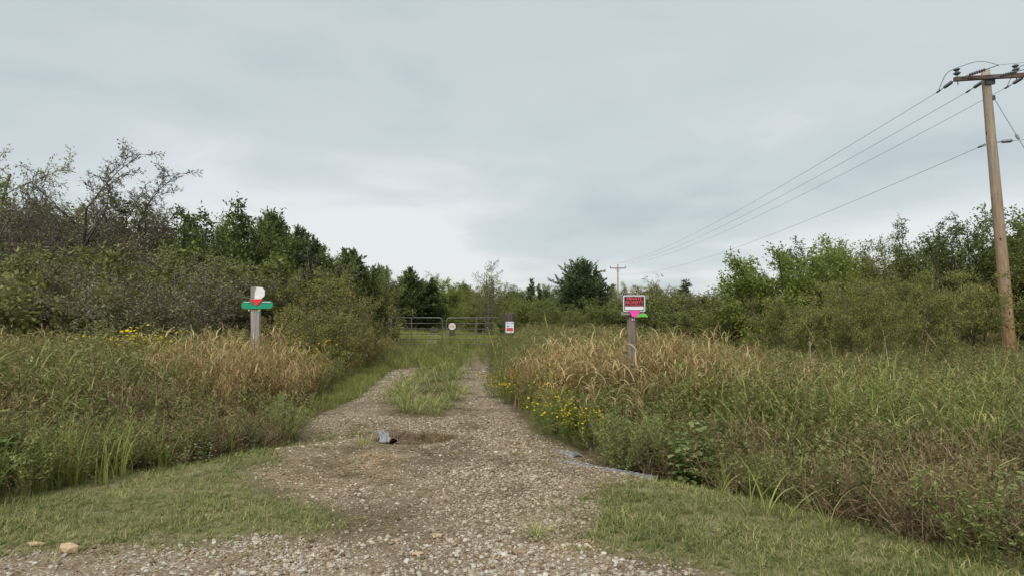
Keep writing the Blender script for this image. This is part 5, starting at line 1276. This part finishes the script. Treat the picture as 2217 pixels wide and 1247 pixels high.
# ---------------------------------------------------------------- culvert
M['galv'] = plain('galvanised_sheet', (.3, .34, .36), .6, .4, .2, var=[(.3, (.12, .125, .125)), (.55, (.25, .26, .26)), (.8, (.38, .39, .385))], vscale=9)
M['rust'] = plain('rusty_inner', (.14, .10, .06), .8, .2, var=[(.3, (.08, .055, .035)), (.7, (.22, .16, .10))], vscale=10)
def pipe(a, b, r, amp, pitch, th0=0, th1=360, nth=26):
    a, b = Vector(a), Vector(b); L = (b - a).length; d = (b - a).normalized(); sd = d.cross(Vector((0, 0, 1))).normalized(); up = sd.cross(d)
    n = int(L / pitch * 5); mb = MB()
    for i in range(n + 1):
        c = a + d * (L * i / n); rr = r + amp * math.sin(2 * math.pi * i / 5)
        for j in range(nth + 1):
            t_ = R(th0 + (th1 - th0) * j / nth); mb.vert(c + sd * (math.cos(t_) * rr) + up * (math.sin(t_) * rr))
    w = nth + 1
    for i in range(n):
        for j in range(nth): mb.face(i * w + j, i * w + j + 1, i * w + w + j + 1, i * w + w + j)
    return mb
A = Vector(G(1160, 968)); A = Vector((A.x, A.y, Hs(A.x, A.y))); B = Vector(G(1420, 1022)); 
e = empty('culvert_pipe', A); tag(e, 'corrugated galvanised culvert pipe, its rim exposed through the gravel by the bush', 'culvert')
def on(px, py, dz): c = G(px, py); return Vector((c[0], c[1], Hs(*c) + dz)) - A
rp = .30
mb = pipe(on(1185, 990, -rp - .004), on(1415, 1020, -rp + .040), rp, .012, .068); mb.build('pipe', M['galv'], e, smooth=True)
mb = pipe(on(1150, 965, -rp - .012), on(1246, 978, -rp + .034), rp, .016, .07, 40, 140, 16); mb.build('lifted_collar', M['galv'], e, smooth=True)
# torn metal and hole in the drive
hc = Vector((HOLE[0], HOLE[1], -.10))
e = empty('torn_culvert_sheet', hc + Vector((-.09, -.03, .015)), .1, .72); tag(e, 'torn piece of galvanised culvert metal sticking out of the hole', 'culvert')
mb = MB(); cols = 7; rows = 6
for i in range(rows + 1):
    for j in range(cols + 1):
        u = j / cols; v = i / rows; x_ = -.36 + .20 * u + .03 * math.sin(v * 5) ; z_ = .10 + .19 * v - .05 * u * v; y_ = -.13 + .16 * v + .025 * math.sin(u * 9 + v * 3)
        if i == rows: z_ += .012 * math.sin(j * 2.1)
        if j == cols: x_ += .012 * math.sin(i * 2.7)
        mb.vert((x_, y_, z_))
for i in range(rows):
    for j in range(cols): a_ = i * (cols + 1) + j; mb.face(a_, a_ + 1, a_ + cols + 2, a_ + cols + 1)
o = mb.build('torn_flap', M['galv'], e); md = o.modifiers.new('thick', 'SOLIDIFY'); md.thickness = .006
mb = MB(); mb.prism([(-.10, -.09), (.10, -.09), (.09, .0), (.02, .10), (-.05, .09), (-.09, .0)], Matrix.Rotation(R(18), 4, 'Z') @ Matrix.Rotation(R(20), 4, 'Y'), .05); o = mb.build('broken_slab', M['rust'], None, hc + Vector((.04, -.09, .095))); tag(o, 'broken brown slab wedged beside the torn metal in the hole', 'slab')
mo = G(852, 957); mouth = Vector((mo[0], mo[1] - .01, -.015)); mb = MB()
prof = [(0, .062), (.02, .070), (.16, .068), (.34, .06)]; nn_ = 14; axd_ = Vector((.15, .93, -.34)).normalized(); s1 = axd_.cross(Vector((0, 0, 1))).normalized(); s2 = s1.cross(axd_)
for (l_, r_) in prof:
    for j in range(nn_): a_ = 2 * math.pi * j / nn_; mb.vert(mouth + axd_ * (l_ + .02 * math.sin(3 * a_) * (l_ < .01)) + (s1 * math.cos(a_) + s2 * math.sin(a_) * 1.05) * r_)
for i in range(len(prof) - 1):
    for j in range(nn_): j2 = (j + 1) % nn_; mb.face(i * nn_ + j, i * nn_ + j2, (i + 1) * nn_ + j2, (i + 1) * nn_ + j)
mb.face(*[(len(prof) - 1) * nn_ + j for j in range(nn_)])
o = mb.build('broken_pipe', M['rust'], None); o2 = o.modifiers.new('thick', 'SOLIDIFY'); o2.thickness = .006; tag(o, 'dark open mouth of the broken rusty pipe beside the torn metal', 'culvert')
# dead grass matted round the hole
rng = np.random.default_rng(9); n = 210; a = rng.uniform(0, 6.28, n); rr = rng.uniform(.55, 1.5, n)
x = HOLE[0] + .12 + np.cos(a) * rr * .34; y = HOLE[1] + .04 + np.sin(a) * rr * .22; k = ~((x < HOLE[0] - .02) & (y < HOLE[1] + .02)); x, y = x[k], y[k]; n = len(x)
MATS = []
for _ in range(4):
    mb = MB()
    for q in range(26): mb.blade((random.gauss(0, .05), random.gauss(0, .05), 0), U(0, 6.28), U(.05, .15), U(.005, .009), U(.4, 1.3), U(.2, 1.2), 3, U(0, 1))
    MATS.append(mb.mesh('mat_piece', M['dead']))
scatter('matted_dead_grass', np.stack([x, y, H(x, y) - .005], 1), upright(n, rng, .3), rng.uniform(.6, 1.1, n), MATS, 'matted brown dead grass around the culvert hole', 'dead grass', 10)

print('TRIS', sum(len(m.loop_triangles) or sum(p.loop_total - 2 for p in m.polygons) for m in bpy.data.meshes) if False else sum(len(m.loops) - 2 * len(m.polygons) for m in bpy.data.meshes), 'objects', len(bpy.data.objects))
